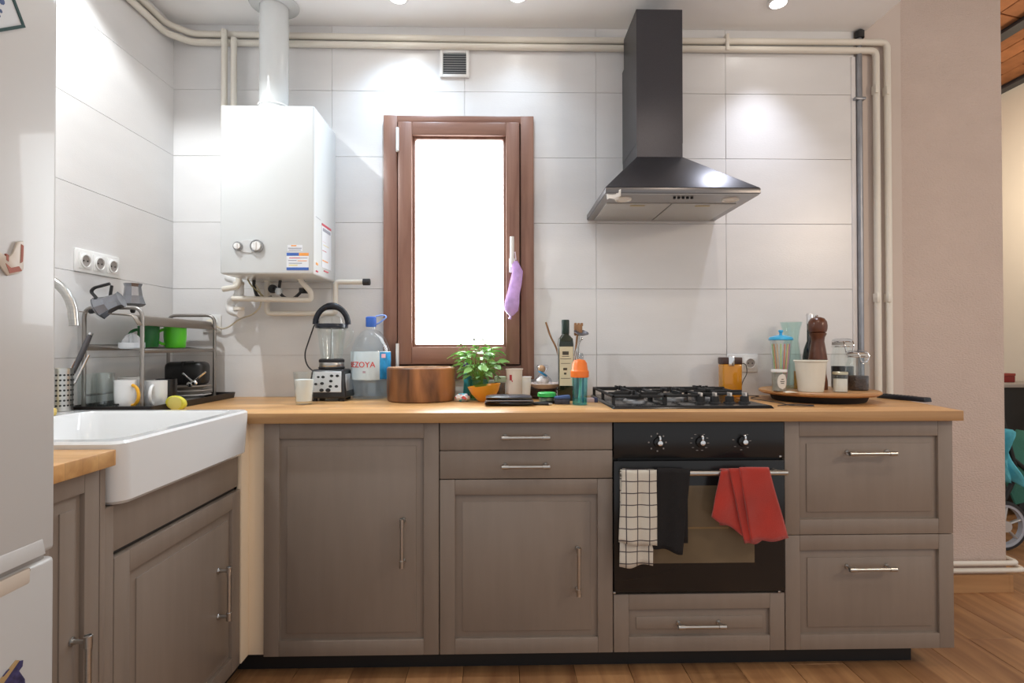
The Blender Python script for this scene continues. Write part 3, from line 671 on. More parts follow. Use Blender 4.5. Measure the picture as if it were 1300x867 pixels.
# ------------------------------------------------------------------ towels on the oven handle
yh = FY-.045
def towel_sheet(b, tl, tr, bl, br, yoff, folds=3, amp=.008, seed=0, nu=18, nv=16, sag=0):
    """front hanging sheet from the bar; corners in pixels at bar depth"""
    TL,TR,BL,BR = [HY(q[0],q[1],yh-.012) for q in (tl,tr,bl,br)]
    def fn(u,v):
        a = TL.lerp(TR,u); c = BL.lerp(BR,u); p = a.lerp(c,v)
        w = math.sin(folds*2*math.pi*u+seed)*amp*(.5+.6*v) + math.sin(5*u+9*v+seed)*.002
        return (p.x, yh-.0135-yoff+w*.7, p.z+sag*math.sin(math.pi*u)*v+.004*math.sin(8*u+seed)*v)
    b.grid(nu,nv,fn)
def towel_roll(b, x0, x1, zdrop, yoff=0, seed=0):
    """piece over the bar and hanging down behind it"""
    def fn(u,v):
        xx = x0+(x1-x0)*u
        if v < .5:
            a = math.pi*v/.5; r = .0125+yoff
            return (xx, yh-math.cos(a)*r, zh+math.sin(a)*r)
        return (xx, yh+.0125+yoff*.3+.001*math.sin(9*u+seed), zh-(v-.5)/.5*zdrop)
    b.grid(8,14,fn)
def towel(name, label, mat, sheets, top, th=.004):
    b = B()
    for s in sheets: towel_sheet(b, *s[:4], **s[4])
    x0 = HY(top[0],596,yh-.012).x; x1 = HY(top[1],596,yh-.012).x
    towel_roll(b, x0, x1, top[2])
    o = solo(name, b, mat, label, 'towel', ((x0+x1)/2, yh, zh-.2))
    md = o.modifiers.new('thickness','SOLIDIFY'); md.thickness = th; md.offset = 0
    return o
def check_mat():
    m = M('check_cloth', (.66,.62,.54), .9, bump=.3, bscale=400); nt = m.node_tree; N = nt.nodes; L = nt.links; bs = N['Principled BSDF']
    tc = N.new('ShaderNodeTexCoord'); sp = N.new('ShaderNodeSeparateXYZ'); L.new(tc.outputs['Object'], sp.inputs[0])
    ms = []
    for ax, per, off in (('X',.0385,.018),('Z',.0395,.012)):
        ad = N.new('ShaderNodeMath'); ad.operation = 'ADD'; ad.inputs[1].default_value = off+10; L.new(sp.outputs[ax], ad.inputs[0])
        md = N.new('ShaderNodeMath'); md.operation = 'MODULO'; md.inputs[1].default_value = per; L.new(ad.outputs[0], md.inputs[0])
        lt = N.new('ShaderNodeMath'); lt.operation = 'LESS_THAN'; lt.inputs[1].default_value = .0034; L.new(md.outputs[0], lt.inputs[0]); ms.append(lt)
    mx = N.new('ShaderNodeMath'); mx.operation = 'MAXIMUM'; L.new(ms[0].outputs[0], mx.inputs[0]); L.new(ms[1].outputs[0], mx.inputs[1])
    mi = N.new('ShaderNodeMix'); mi.data_type = 'RGBA'; mi.inputs['A'].default_value = (.66,.62,.54,1); mi.inputs['B'].default_value = (.075,.06,.065,1)
    L.new(mx.outputs[0], mi.inputs['Factor']); L.new(mi.outputs['Result'], bs.inputs['Base Color']); return m
towel('tea_towel','cream tea towel with dark check lines hanging on the oven handle', check_mat(),
      [((789,594),(832,595),(784.5,688),(833,692),dict(yoff=.012,folds=2,amp=.006,seed=1)),((789,600),(830,600),(786,720),(828,716),dict(yoff=.003,folds=1.5,amp=.004,seed=2))], (789,832,.20))
towel('tea_towel','plain black tea towel hanging between the check towel and the oven bar', M('black_cloth',(.013,.012,.013),.95,bump=.3,bscale=300),
      [((834,593.5),(876,595),(826,694),(866,703),dict(yoff=.002,folds=1.5,amp=.004,seed=4))], (834,876,.24))
towel('hand_towel','bright red terry hand towel hanging on the right of the oven handle', M('red_terry',(.50,.028,.014),.95,bump=.6,bscale=700,var=.12,vscale=12,sheen=.4),
      [((915,597),(935,596),(903,656),(944,680),dict(yoff=.000,folds=1,amp=.003,seed=3)),
       ((924,594),(950,593),(944,690),(972,684),dict(yoff=.008,folds=1,amp=.003,seed=1)),
       ((936,592),(972,591.5),(951,686),(997,682),dict(yoff=.015,folds=.8,amp=.004,seed=0))], (917,974,.18), .006)

# ------------------------------------------------------------------ sink run on the left (fronts face +X)
RL = Matrix.Translation((LX,0,0)) @ Matrix.Rotation(math.pi/2,4,'Z')
def turn(b): bmesh.ops.transform(b.bm, matrix=RL, verts=b.bm.verts[:]); return b
SY0, SY1 = -1.263, -.662
t = thing('sink_cabinet', 'grey sink cabinet with one panelled door under the white sink', 'cabinet', (-1.17,(SY0+SY1)/2,.08))
b = B(); b.box((-1.45,SY0-.026,.08),(LX-.021,SY1-.001,.70)); part('carcass', b, m_carc, t, smooth=False)
b = B(); b.box((LX-.0205,SY0-.0275,.08),(LX-.001,SY0-.0005,.784),.001); part('filler_strip', b, m_cab, t)
d = part('door', turn(front(SY0+gp,SY1-gp,.083,.665,y=0)), m_cab, t)
ha = HX(291,722,LX+.032); hb = HX(291,785,LX+.032)
part('handle', turn(bar_handle((ha.y,(ha.z+hb.z)/2),True,y=0)), m_steel, d)
b = B(); b.box((LX-.028,SY0+gp,.676),(LX-.008,SY1-gp,.784),.002); part('apron_panel', b, m_cab, t)
NY0 = -1.484
t = thing('base_cabinet', 'narrow grey base cabinet with a panelled door between fridge and sink', 'cabinet', (-1.17,(NY0+SY0)/2,.08))
b = B(); b.box((-1.45,NY0,.08),(LX-.021,SY0-.046,FT-.002)); part('carcass', b, m_carc, t, smooth=False)
b = B(); b.box((-1.44,SY0-.044,.08),(LX-.0,SY0-.028,FT-.002),.001); part('side_panel', b, m_cab, t)
d = part('door', turn(front(NY0+gp,SY0-.046,.083,FT-.003,y=0,fw=.042)), m_cab, t)
ha = HX(112,808,LX+.032); part('handle', turn(bar_handle((ha.y,ha.z-.08),True,y=0)), m_steel, d)
b = B(); b.box((XL+.009,-1.484,FT),(LX+.024,-1.293,WT),.002); solo('worktop', b, m_top, 'short oak worktop piece between the sink and the fridge', 'worktop', (-1.15,-1.39,FT))
# sink
kx0,kx1,ky0,ky1,kz0,kz1 = -1.440,-.838,-1.288,-.650,.786,.930
b = B(); r0=.03
def rrect(x0,x1,y0,y1,r,n=5):
    out=[]
    for cx,cy_,a0 in ((x1-r,y1-r,0),(x0+r,y1-r,90),(x0+r,y0+r,180),(x1-r,y0+r,270)):
        for i in range(n+1):
            a=math.radians(a0+90*i/n); out.append((cx+r*math.cos(a),cy_+r*math.sin(a)))
    return out
def loops(b, L):
    rings=[[b.bm.verts.new((p[0],p[1],z)) for p in pts] for pts,z in L]
    n=len(rings[0])
    for A,C in zip(rings,rings[1:]):
        for i in range(n): b.bm.faces.new((A[i],A[(i+1)%n],C[(i+1)%n],C[i]))
    b.bm.faces.new(rings[0][::-1]); b.bm.faces.new(rings[-1])
rm=.042
loops(b,[(rrect(kx0+.02,kx1-.012,ky0+.02,ky1-.02,.03),kz0),(rrect(kx0+.012,kx1-.004,ky0+.012,ky1-.012,.034),kz0+.008),(rrect(kx0,kx1,ky0,ky1,.035),kz1-.02),(rrect(kx0,kx1,ky0,ky1,.035),kz1-.006),(rrect(kx0+.006,kx1-.006,ky0+.006,ky1-.006,.032),kz1),
   (rrect(kx0+.085,kx1-rm+.006,ky0+rm-.006,ky1-rm+.006,.05),kz1),(rrect(kx0+.09,kx1-rm,ky0+rm,ky1-rm,.05),kz1-.008),(rrect(kx0+.11,kx1-rm-.02,ky0+rm+.02,ky1-rm-.02,.06),kz0+.03),(rrect(kx0+.14,kx1-rm-.05,ky0+rm+.05,ky1-rm-.05,.05),kz0+.018)])
t = thing('farmhouse_sink', 'white ceramic farmhouse sink with a deep front apron', 'sink', ((kx0+kx1)/2,(ky0+ky1)/2,kz0)); part('basin', b, m_ceram, t)
b = B(); b.lathe([(0,.003),(.03,.003),(.042,.002),(.045,-.001)], ((kx0+kx1)/2,(ky0+ky1)/2,kz0+.019), 24); part('drain', b, m_chrome, t)
# faucet
fxb, fyb = -1.395, -.950
t = thing('faucet', 'brushed steel gooseneck kitchen faucet arching over the sink', 'faucet', (fxb,fyb,kz1))
b = B(); b.lathe([(.0,0),(.028,0),(.026,.012),(.020,.02),(.019,.10),(.0,.102)], (fxb,fyb,kz1), 22); part('base', b, m_steel, t)
e = HX(103,415,-1.20)
pts=[(fxb,fyb,kz1+.09),(fxb,fyb,1.22)]+[(fxb+.0975*(1-math.cos(a)),fyb,1.22+.115*math.sin(a)) for a in [math.pi*k/14 for k in range(1,14)]]+[(-1.199,fyb,1.20)]
b = B(); b.tube(pts,.0125,14); part('spout', b, m_steel, t)
b = B(); b.tube([(fxb,fyb+.015,kz1+.06),(fxb+.01,fyb+.05,kz1+.075),(fxb+.02,fyb+.10,kz1+.10)],[.008,.007,.006],10); part('lever', b, m_steel, t)

# ------------------------------------------------------------------ fridge
gx, gy1, gy0 = -.820, -1.486, -2.09
t = thing('fridge', 'tall white fridge freezer with magnets on its doors', 'fridge', (-1.15,(gy0+gy1)/2,0))
b = B(); b.box((-1.455,gy0+.002,.03),(gx-.055,gy1-.003,1.98),.006); part('cabinet', b, m_fridge, t)
zsp = .762
b = B(); b.box((gx-.05,gy0,zsp+.006),(gx,gy1,1.98),.010,3); fd = part('fridge_door', b, m_fridge, t)
b = B(); b.box((gx-.05,gy0,.06),(gx,gy1,zsp-.004),.010,3); zd_ = part('freezer_door', b, m_fridge, t)
b = B(); b.box((gx-.045,gy0+.01,zsp-.004),(gx-.006,gy1-.02,zsp+.006)); part('door_gap', b, M('gasket_grey',(.35,.34,.33),.6), t, smooth=False)
b = B(); b.box((gx-.004,gy0+.05,zsp-.034),(gx+.0012,gy1-.055,zsp-.006),.004); part('grip_recess', b, M('grip_beige',(.60,.52,.44),.45), zd_)
b = B(); b.hexa([(gx-.002,gy0,zsp+.008),(gx+.006,gy0,zsp+.008),(gx+.006,gy1-.03,zsp+.008),(gx-.002,gy1-.03,zsp+.008),(gx-.002,gy0,zsp+.040),(gx+.0005,gy0,zsp+.040),(gx+.0005,gy1-.03,zsp+.034),(gx-.002,gy1-.03,zsp+.034)],.0008); part('door_lip', b, m_fridge, fd)
b = B()
for yy in (gy0+.05,gy1-.05): b.cyl((-1.0,yy,0),(-1.0,yy,.031),.02,seg=12); b.cyl((-1.40,yy,0),(-1.40,yy,.031),.02,seg=12)
part('foot', b, m_rubber, t)
def FX(px,py): v = HX(px,py,gx+.001); return Vector((gx+.0005,v.y,v.z))
# magnets
c = FX(31,35); poly=[FX(-22,-25),FX(15,-7),FX(31,35),FX(-22,44)]
t = thing('photo_magnet', 'fridge magnet picture in a dark green frame', 'magnet', tuple(c))
inner=[p.lerp(sum(poly,Vector())/4,.16) for p in poly]
b = B()
for i in range(4):
    j=(i+1)%4; q=[poly[i],poly[j],inner[j],inner[i]]; b.prism(q,(.003,0,0))
part('frame', b, M('frame_green',(.02,.06,.06),.4), t, smooth=False)
b = B(); b.prism(inner,(.0015,0,0)); pc = part('picture', b, M('picture_pale',(.62,.65,.68),.5), t, smooth=False)
b = B()
for (px,py,r) in ((1,1,.006),(-6,-4,.008),(0,14,.003),(-2,20,.0025)):
    q = FX(px,py); b.lathe([(0,.0022),(r,.002),(r,.001)], q, 9, (1,0,0))
part('print', b, M('print_navy',(.06,.10,.22),.5), pc)
t = thing('butterfly_magnet', 'small cream and red butterfly magnet on the fridge door', 'magnet', tuple(FX(14,346)))
b = B(); b.prism([FX(q[0],q[1]) for q in ((-6,318),(0,321),(9,328),(15,322),(20,307),(28,306),(29,322),(28,342),(22,347),(8,350),(2,342),(-6,330))],(.003,0,0),.0006); w_ = part('wing', b, M('magnet_cream',(.62,.54,.46),.4), t)
b = B()
for pl_ in (((5,334),(12,340),(22,338),(26,344),(10,347)),((25,310),(28,312),(27,332),(24,334)),((6,322),(9,324),(9,332),(6,330))): b.prism([FX(*q) for q in pl_],(.0036,0,0))
part('marking', b, M('magnet_red',(.36,.09,.05),.4), w_, smooth=False)
t = thing('dark_magnet', 'small dark blue speckled magnet low on the freezer door', 'magnet', tuple(FX(15,862)))
b = B(); b.prism([FX(*q) for q in ((-4,868),(8,852),(20,840),(28,838),(27,846),(22,852),(30,862),(31,880),(0,885))],(.003,0,0),.0005); part('body', b, M('magnet_navy',(.05,.045,.12),.4,var=.5,vscale=120), t)
b = B(); b.prism([FX(*q) for q in ((-5,869),(-3,866),(20,838),(23,838),(2,868),(-3,872))],(.0035,0,0)); part('edge', b, M('magnet_gold',(.45,.30,.14),.4), t, smooth=False)

# ------------------------------------------------------------------ hob
hx_0,hx_1,hy_0,hy_1 = .402,.988,-.560,-.060
t = thing('gas_hob', 'black gas hob with cast iron grates set in the worktop', 'hob', ((hx_0+hx_1)/2,(hy_0+hy_1)/2,WT))
b = B(); b.hexa([(hx_0,hy_0,WT+.0002),(hx_1,hy_0,WT+.0002),(hx_1,hy_1,WT+.0002),(hx_0,hy_1,WT+.0002),(hx_0+.008,hy_0+.008,WT+.011),(hx_1-.008,hy_0+.008,WT+.011),(hx_1-.008,hy_1-.008,WT+.011),(hx_0+.008,hy_1-.008,WT+.011)],.002); part('plate', b, m_black, t)
zg = WT+.011
burn = [(.515,-.425,.036),(.515,-.175,.030),(.690,-.300,.052),(.865,-.175,.036),(.835,-.345,.026)]
for bx_,by_,r in burn:
    b = B(); b.lathe([(r*1.25,0),(r*1.25,.008),(r*1.0,.014),(0,.014)], (bx_,by_,zg), 26); bu = part('burner', b, M('burner_steel',(.55,.55,.56),.3,.9), t)
    b = B(); b.lathe([(0,.014),(r*.95,.014),(r*.95,.020),(r*.7,.024),(0,.024)], (bx_,by_,zg), 26); part('burner_cap', b, m_iron, bu)
def grate(x0,x1,y0,y1,cs):
    b = B(); z=zg+.034; h=.0055
    for (a0,a1,c0,c1) in ((x0,x1,y0,y0+.011),(x0,x1,y1-.011,y1),(x0,x0+.011,y0,y1),(x1-.011,x1,y0,y1)): b.box((a0,c0,z-.010),(a1,c1,z),.002,1)
    for xx in (x0+.0055,x1-.0055):
        for yy in (y0+.0055,(y0+y1)/2,y1-.0055): b.box((xx-.0055,yy-.0055,zg-.0005),(xx+.0055,yy+.0055,z-.008))
    for cx,cyy,r in cs:
        for (dx,dy) in ((1,0),(-1,0),(0,1),(0,-1)):
            ex = x1 if dx>0 else x0; ey = y1 if dy>0 else y0
            L_ = min(abs(ex-cx) if dx else abs(ey-cyy), .13)
            p0=(cx+dx*r*.55,cyy+dy*r*.55); p1=(cx+dx*L_,cyy+dy*L_)
            b.box((min(p0[0],p1[0])-(.005 if dy else 0),min(p0[1],p1[1])-(.005 if dx else 0),z-.008),(max(p0[0],p1[0])+(.005 if dy else 0),max(p0[1],p1[1])+(.005 if dx else 0),z+.006),.0015,1)
            b.box((p0[0]-.005,p0[1]-.005,z-.004),(p0[0]+.005,p0[1]+.005,z+.011),.001,1)
    return b
part('grate', grate(.412,.612,-.500,-.072,burn[:2]), m_iron, t)
part('grate', grate(.614,.768,-.470,-.072,burn[2:3]), m_iron, t)
part('grate', grate(.770,.962,-.405,-.072,burn[3:]), m_iron, t)
for px in (889,907,926,945):
    p = HZ(px,512,zg); q = HY(px,505,-.465)
    b = B(); b.lathe([(.0,0),(.022,0),(.021,.004),(.0165,.006),(.0155,.026),(0,.027)], (q.x,-.465,zg), 20); kn = part('knob', b, m_blackm, t)
    b = B(); b.box((q.x-.0035,-.4815,zg+.026),(q.x+.0035,-.449,zg+.040),.0015); part('pointer', b, M('knob_silver',(.75,.70,.66),.3,.7), kn)

# ------------------------------------------------------------------ things on the worktop
def at(px, py, Y): v = HY(px,py,Y); return v.x, v.z
def xw(px, Y): return HY(px,500,Y).x
def vessel(name, label, cat, X, Y, Z, prof, th, mat, seg=32, inner=None, inmat=None, **k):
    """hollow lathe: outer profile [(r,h)...] from the base, wall th; optional content height"""
    t = thing(name, label, cat, (X,Y,Z), **k)
    ins = [(max(r-th,.001),h) for r,h in prof if h > th]
    p = [(0,0)]+list(prof)+ins[::-1]+[(ins[0][0],th),(0,th)]
    b = B(); b.lathe(p, (X,Y,Z), seg); part('body', b, mat, t)
    if inner:
        h0,h1,im,nm = inner
        pr = sorted(prof, key=lambda q:q[1])
        def rad(h):
            for (r0,z0),(r1,z1) in zip(pr,pr[1:]):
                if z0 <= h <= z1 and z1>z0: return r0+(r1-r0)*(h-z0)/(z1-z0)
            return pr[-1][0]
        hs = [h0+(h1-h0)*i/8 for i in range(9)]
        b = B(); b.lathe([(0,h0)]+[(rad(h)-th-.0006,h) for h in hs]+[(0,h1)], (X,Y,Z), seg); part(nm, b, im, t)
    return t
def curve_text(me, X, Y, Z, r, ang0):
    """wrap flat lettering around a vertical cylinder; facing ang0 (radians, -pi/2 = towards -Y)"""
    for v in me.vertices:
        a = ang0 + v.co.x/r; rr = r + v.co.z
        v.co = Vector((rr*math.cos(a), rr*math.sin(a), v.co.y))
    return me

# tumbler
Y = -.36; X = xw(386,Y); k = mpp(Y)
vessel('tumbler','clear glass tumbler of milky drink standing before the blender','glass',X,Y,WT,[(.0285,0),(.031,.004),(.0345,.05),(.0415,.128)],.0025,m_glass,
       inner=(.014,.098,M('milky_drink',(.78,.80,.80),.5,var=.04,vscale=18),'drink'))
# blender
Y = -.175; X = xw(421,Y)
t = thing('blender','blender with a glass jug on a silver and black base','blender',(X,Y,WT))
z0 = WT; zb_ = at(421,469,Y-.06)[1]
hw0,hw1 = .080,.066
b = B(); b.hexa([(X-hw0,Y-.075,z0+.012),(X+hw0,Y-.075,z0+.012),(X+hw0,Y+.075,z0+.012),(X-hw0,Y+.075,z0+.012),(X-hw1,Y-.058,zb_),(X+hw1,Y-.058,zb_),(X+hw1,Y+.06,zb_),(X-hw1,Y+.06,zb_)],.010,3); mb = part('motor_base', b, M('blender_black',(.02,.021,.024),.3), t)
b = B(); 
def base_pt(u,v,o=.002):   # u across -1..1, v up 0..1 on the sloping front
    w = hw0+(hw1-hw0)*v; return Vector((X+u*w, Y-.075+.017*v-o, z0+.012+(zb_-z0-.012)*v))
b.hexa([base_pt(-.86,.22,-.004),base_pt(.80,.22,-.004),base_pt(.80,.22,.002),base_pt(-.86,.22,.002),base_pt(-.86,.93,-.004),base_pt(.86,.93,-.004),base_pt(.86,.93,.002),base_pt(-.86,.93,.002)],.0015,1)
fp = part('control_plate', b, M('brushed_plate',(.72,.73,.74),.3,.8), t)
for (u,v,r) in ((-.5,.74,.0045),(-.22,.74,.0055),(.28,.78,.0055),(.62,.78,.0055),(.24,.6,.0055),(-.25,.52,.006),(.22,.42,.0055),(.55,.42,.0055),(-.25,.29,.007),(.1,.29,.008),(-.6,.5,.005)):
    c = base_pt(u,v,.002); b = B(); b.lathe([(0,.0025),(r,.002),(r,-.001)], c, 12, (0,-1,.17), 1.3, 1); part('button', b, m_blackm, fp)
b = B(); b.box((X+hw0-.010,Y-.05,z0+.03),(X+hw0-.0035,Y+.05,zb_-.02),.002); part('side_plate', b, M('side_silver',(.5,.52,.55),.35,.6), t)
b = B()
for sx in (-1,1):
    for sy in (-1,1): b.cyl((X+sx*.055,Y+sy*.05,z0),(X+sx*.055,Y+sy*.05,z0+.014),.012,seg=12)
part('foot', b, m_rubber, t)
b = B(); b.lathe([(0,0),(.052,0),(.054,.008),(.050,.012)],(X,Y,zb_-.001),28); b.lathe([(.048,.028),(.052,.03),(.052,.040),(.046,.044),(.0,.044)],(X,Y,zb_-.001),28); part('jug_collar', b, m_blackm, t)
b = B(); b.lathe([(.050,.010),(.0515,.012),(.0515,.028),(.050,.030)],(X,Y,zb_-.001),28); part('collar_band', b, m_steel, t)
zj0 = zb_+.038; zj1 = at(421,413,Y)[1]
vj = B(); vj.lathe([(0,zj0),(.043,zj0),(.047,zj0+.03),(.062,zj1),(.0595,zj1),(.0445,zj0+.03),(.040,zj0+.004),(0,zj0+.004)],(X,Y,0),30); jug = part('jug', vj, m_glass, t)
b = B(); b.tube(fillet([(X+.058,Y-.01,zj1-.012),(X+.092,Y-.015,zj1-.02),(X+.086,Y-.015,zj0+.085),(X+.050,Y-.01,zj0+.045)],.03),.008,10); part('jug_handle', b, m_glass, t)
zl1 = at(421,386,Y)[1]
b = B(); b.lathe([(.054,zj1-.014),(.066,zj1-.012),(.068,zj1+.002),(.066,zj1+.006),(.055,zj1+.004),(.054,zj1-.014)],(X,Y,0),32); lid = part('lid_rim', b, M('lid_navy',(.012,.015,.024),.25), t)
b = B(); b.tube([(X+.066*math.cos(a),Y+.01*math.cos(a),zj1+.004+(zl1-zj1-.012)*math.sin(a)) for a in [math.pi*q/14 for q in range(15)]],[.012]*5+[.013,.015,.016,.015,.013]+[.012]*5,10); part('lid_handle', b, MATS['lid_navy'], lid)
b = B(); b.lathe([(.055,zj1+.002),(.050,zj1+.03),(.03,zj1+.045),(0,zj1+.047)],(X,Y,0),28); part('lid_dome', b, m_glass, lid)
b = B(); b.tube([(X,Y,zj0+.004),(X,Y,zj0+.03),(X,Y,zj1-.01)],[.010,.006,.003],8); part('blade_shaft', b, m_steel, jug)
c0 = (X-.055,Y+.07,z0+.09)
pts = [c0, (xw(390,-.07),-.07,at(390,466,-.07)[1]), (xw(386,-.05),-.05,at(386,450,-.05)[1]), (xw(392,-.035),-.035,at(392,432,-.035)[1]), (xw(399,-.02),-.02,at(399,412,-.02)[1]), (xw(405,-.016),-.016,at(405,408,-.02)[1])]
b = B(); b.tube(fillet(pts,.03),.003,8); part('power_cord', b, m_rubber, t)
# big water bottle
Y = -.108; X = xw(471.5,Y); R_ = .084; k = mpp(Y)
t = thing('water_bottle','large clear plastic water bottle with blue cap and carry ring','bottle',(X,Y,WT))
zz = lambda py: at(471,py,Y)[1]-WT
b = B(); pr = [(0,.004),(.06,.0),(.076,.004),(.080,.015),(.078,.022),(.081,.035),(.078,.047),(.081,.06),(.078,.072),(R_,.085),(R_,zz(446)),(.078,zz(440)),(.064,zz(430)),(.040,zz(421)),(.021,zz(418)),(.019,zz(412)),(.019,zz(406))]
b.lathe(pr,(X-.002,Y,WT),40); part('shell', b, m_pet, t)
b = B(); b.lathe([(0,.006)]+[(r-.003,max(h,.006)) for r,h in pr[2:10]]+[(.080,zz(476)),(0,zz(476))],(X-.002,Y,WT),40); part('water', b, glass('water_tint',(.90,.95,.985),.03,.8), t)
b = B(); b.lathe([(R_+.0006,zz(481)),(R_+.0012,zz(480)),(R_+.0012,zz(447)),(R_+.0006,zz(446))],(X-.002,Y,WT),48); lb = part('label_band', b, M('label_pale',(.62,.74,.80),.35,var=.12,vscale=9), t)
def arc_patch(a0,a1,h0,h1,r,mat,nm,parent,n=14):
    b = B(); b.grid(n,4,lambda u,v: (X-.002+r*math.cos(a0+(a1-a0)*u), Y+r*math.sin(a0+(a1-a0)*u), WT+h0+(h1-h0)*v)); return part(nm,b,mat,parent)
d2r = math.radians
arc_patch(d2r(-52),d2r(5),zz(480.5),zz(446.8),R_+.0017,M('label_blue',(.03,.30,.62),.3,var=.5,vscale=22),'label_picture',lb)
arc_patch(d2r(-47),d2r(-32),zz(454),zz(449),R_+.0021,M('label_pink',(.75,.45,.55),.4),'label_mark',lb)
me = text_mesh('BEZOYA',.034,.0004); curve_text(me,X,Y,0,R_+.0022,d2r(-108)); me.materials.append(M('brand_red',(.70,.04,.03),.4))
lo = inst('lettering', me, Vector((X-.002,Y,WT+zz(462.5)))-offset_of(lb), lb)
arc_patch(d2r(-100),d2r(-92),zz(472.5),zz(470),R_+.002,M('label_fine',(.45,.35,.42),.4),'small_print',lb)
b = B(); b.lathe([(.0205,zz(415)),(.0225,zz(414)),(.0225,zz(403)),(.018,zz(402)),(0,zz(402))],(X-.012,Y,WT),26); bmesh.ops.translate(b.bm,verts=b.bm.verts[:],vec=(.010,0,0)); part('cap', b, M('cap_blue',(.05,.16,.62),.35), t)
cz_ = WT+zz(412); pts=[(X+.018,Y,cz_),(X+.034,Y-.004,cz_+.006),(X+.052,Y-.006,cz_+.020),(X+.066,Y-.005,cz_+.031),(X+.060,Y+.002,cz_+.040),(X+.040,Y+.006,cz_+.042),(X+.018,Y+.004,cz_+.036)]
b = B(); b.tube(fillet(pts,.012),.0035,8); part('carry_ring', b, M('ring_blue',(.22,.36,.80),.35), t)
# wooden drum bowl
Y = -.195; X = xw(535,Y); Rw = .1425
t = thing('wooden_bowl','round hollowed wooden bowl like a tree-trunk slice beneath the window','bowl',(X,Y,WT))
m_trunk = wood('acacia', (.06,.022,.010), (.46,.20,.075), 'Z', 2.2, .35, ring=6)
hb_ = at(535,467,Y-.1)[1]-WT
b = B(); b.lathe([(0,0),(.134,0),(.140,.004),(Rw,.03),(Rw,hb_-.005),(Rw-.004,hb_)],(X,Y,WT),56); part('shell', b, m_trunk, t)
b = B(); b.lathe([(Rw-.004,hb_),(.124,hb_),(.120,hb_-.006),(.112,.03),(0,.018)],(X,Y,WT),56); part('hollow', b, wood('acacia_cut',(.30,.15,.07),(.48,.28,.15),'Z',4,.4), t)
# potted herb
Y = -.185; X = xw(608,Y)
t = thing('potted_herb','leafy green herb growing in a glass jar before the window','plant',(X,Y,WT))
b = B(); b.lathe([(0,0),(.036,0),(.040,.006),(.0415,.085),(.0385,.085),(.037,.008),(0,.006)],(X,Y,WT),26); part('jar', b, glass('teal_glass',(.55,.86,.80),.03), t)
b = B(); b.lathe([(0,.008),(.034,.008),(.036,.055),(0,.06)],(X,Y,WT),20); part('soil_plug', b, M('soil_fibre',(.30,.20,.05),.9,var=.5,vscale=30), t)
m_leaf = M('herb_leaf',(.32,.60,.20),.32,objrand=.4,vscale=10,var=.1); m_stem = M('herb_stem',(.20,.36,.06),.5)
lf = B(); 
def leaf_fn(u,v):
    w = .5*math.sin(math.pi*min(1,max(.02,u))**.8)*(1-.15*u); y = (v-.5)*2*w*.62
    return (u, y, .10*abs(v-.5)*2-.28*u*u+.05)
lf.grid(5,4,leaf_fn); leaf_me = finish('leaf', lf, m_leaf, recalc=False)
rnd = random.Random(11); zc_ = at(608,463,Y)[1]
tips=[]
for i in range(115):
    while True:
        p = Vector((rnd.uniform(-1,1),rnd.uniform(-1,1),rnd.uniform(-1,1)))
        if .35 < p.length < 1: break
    q = Vector((X+.004+p.x*.088, Y+p.y*.068, zc_+.005+p.z*.078+.012*(1-abs(p.x))))
    if p.x < -.2 and p.z > .5: q.z -= .03
    rot = (rnd.uniform(-.5,.5), rnd.uniform(-.5,.4), math.atan2(p.y,p.x)+rnd.uniform(-.7,.7)); s_ = rnd.uniform(.032,.052)
    inst('leaf', leaf_me, q-Vector((X,Y,WT)), t, rot, (s_,s_,s_))
    if i % 3 == 0: tips.append(q)
for (px,py,sc) in ((576,452,.03),(581,448,.03),(592,440,.034),(588,437,.03),(634,461,.028),(629,449,.03)):
    q = Vector((HY(px,py,Y-.03).x,Y-.03,HY(px,py,Y-.03).z)); inst('leaf', leaf_me, q-Vector((X,Y,WT)), t, (0,.2,math.pi if px<600 else 0), (sc,sc,sc)); tips.append(q)
for q in tips:
    b = B(); m_ = Vector((X+(q.x-X)*.35,Y+(q.y-Y)*.3,WT+.11)); b.tube([(X+rnd.uniform(-.02,.02),Y+rnd.uniform(-.015,.015),WT+.05),m_,q],[.0018,.0016,.0010],5); part('stem', b, m_stem, t)
# orange bowl
Y = -.27; X = xw(617,Y)
t = thing('small_bowl','small tilted orange plastic bowl in front of the herb','bowl',(X,Y,WT),0)
b = B(); b.lathe([(0,0),(.026,0),(.032,.004),(.055,.034),(.068,.064),(.0655,.064),(.052,.036),(.028,.008),(0,.006)],(0,0,0),36)
bmesh.ops.transform(b.bm, matrix=Matrix.Translation((0,0,.004)) @ Matrix.Rotation(math.radians(-7),4,'Y'), verts=b.bm.verts[:]); part('body', b, M('orange_plastic',(.80,.34,.03),.35), t, local=True)
b = B(); b.lathe([(.024,0),(.026,0),(.026,.004),(.024,.004)],(0,0,0),24); part('foot_ring', b, MATS['orange_plastic'], t, local=True)
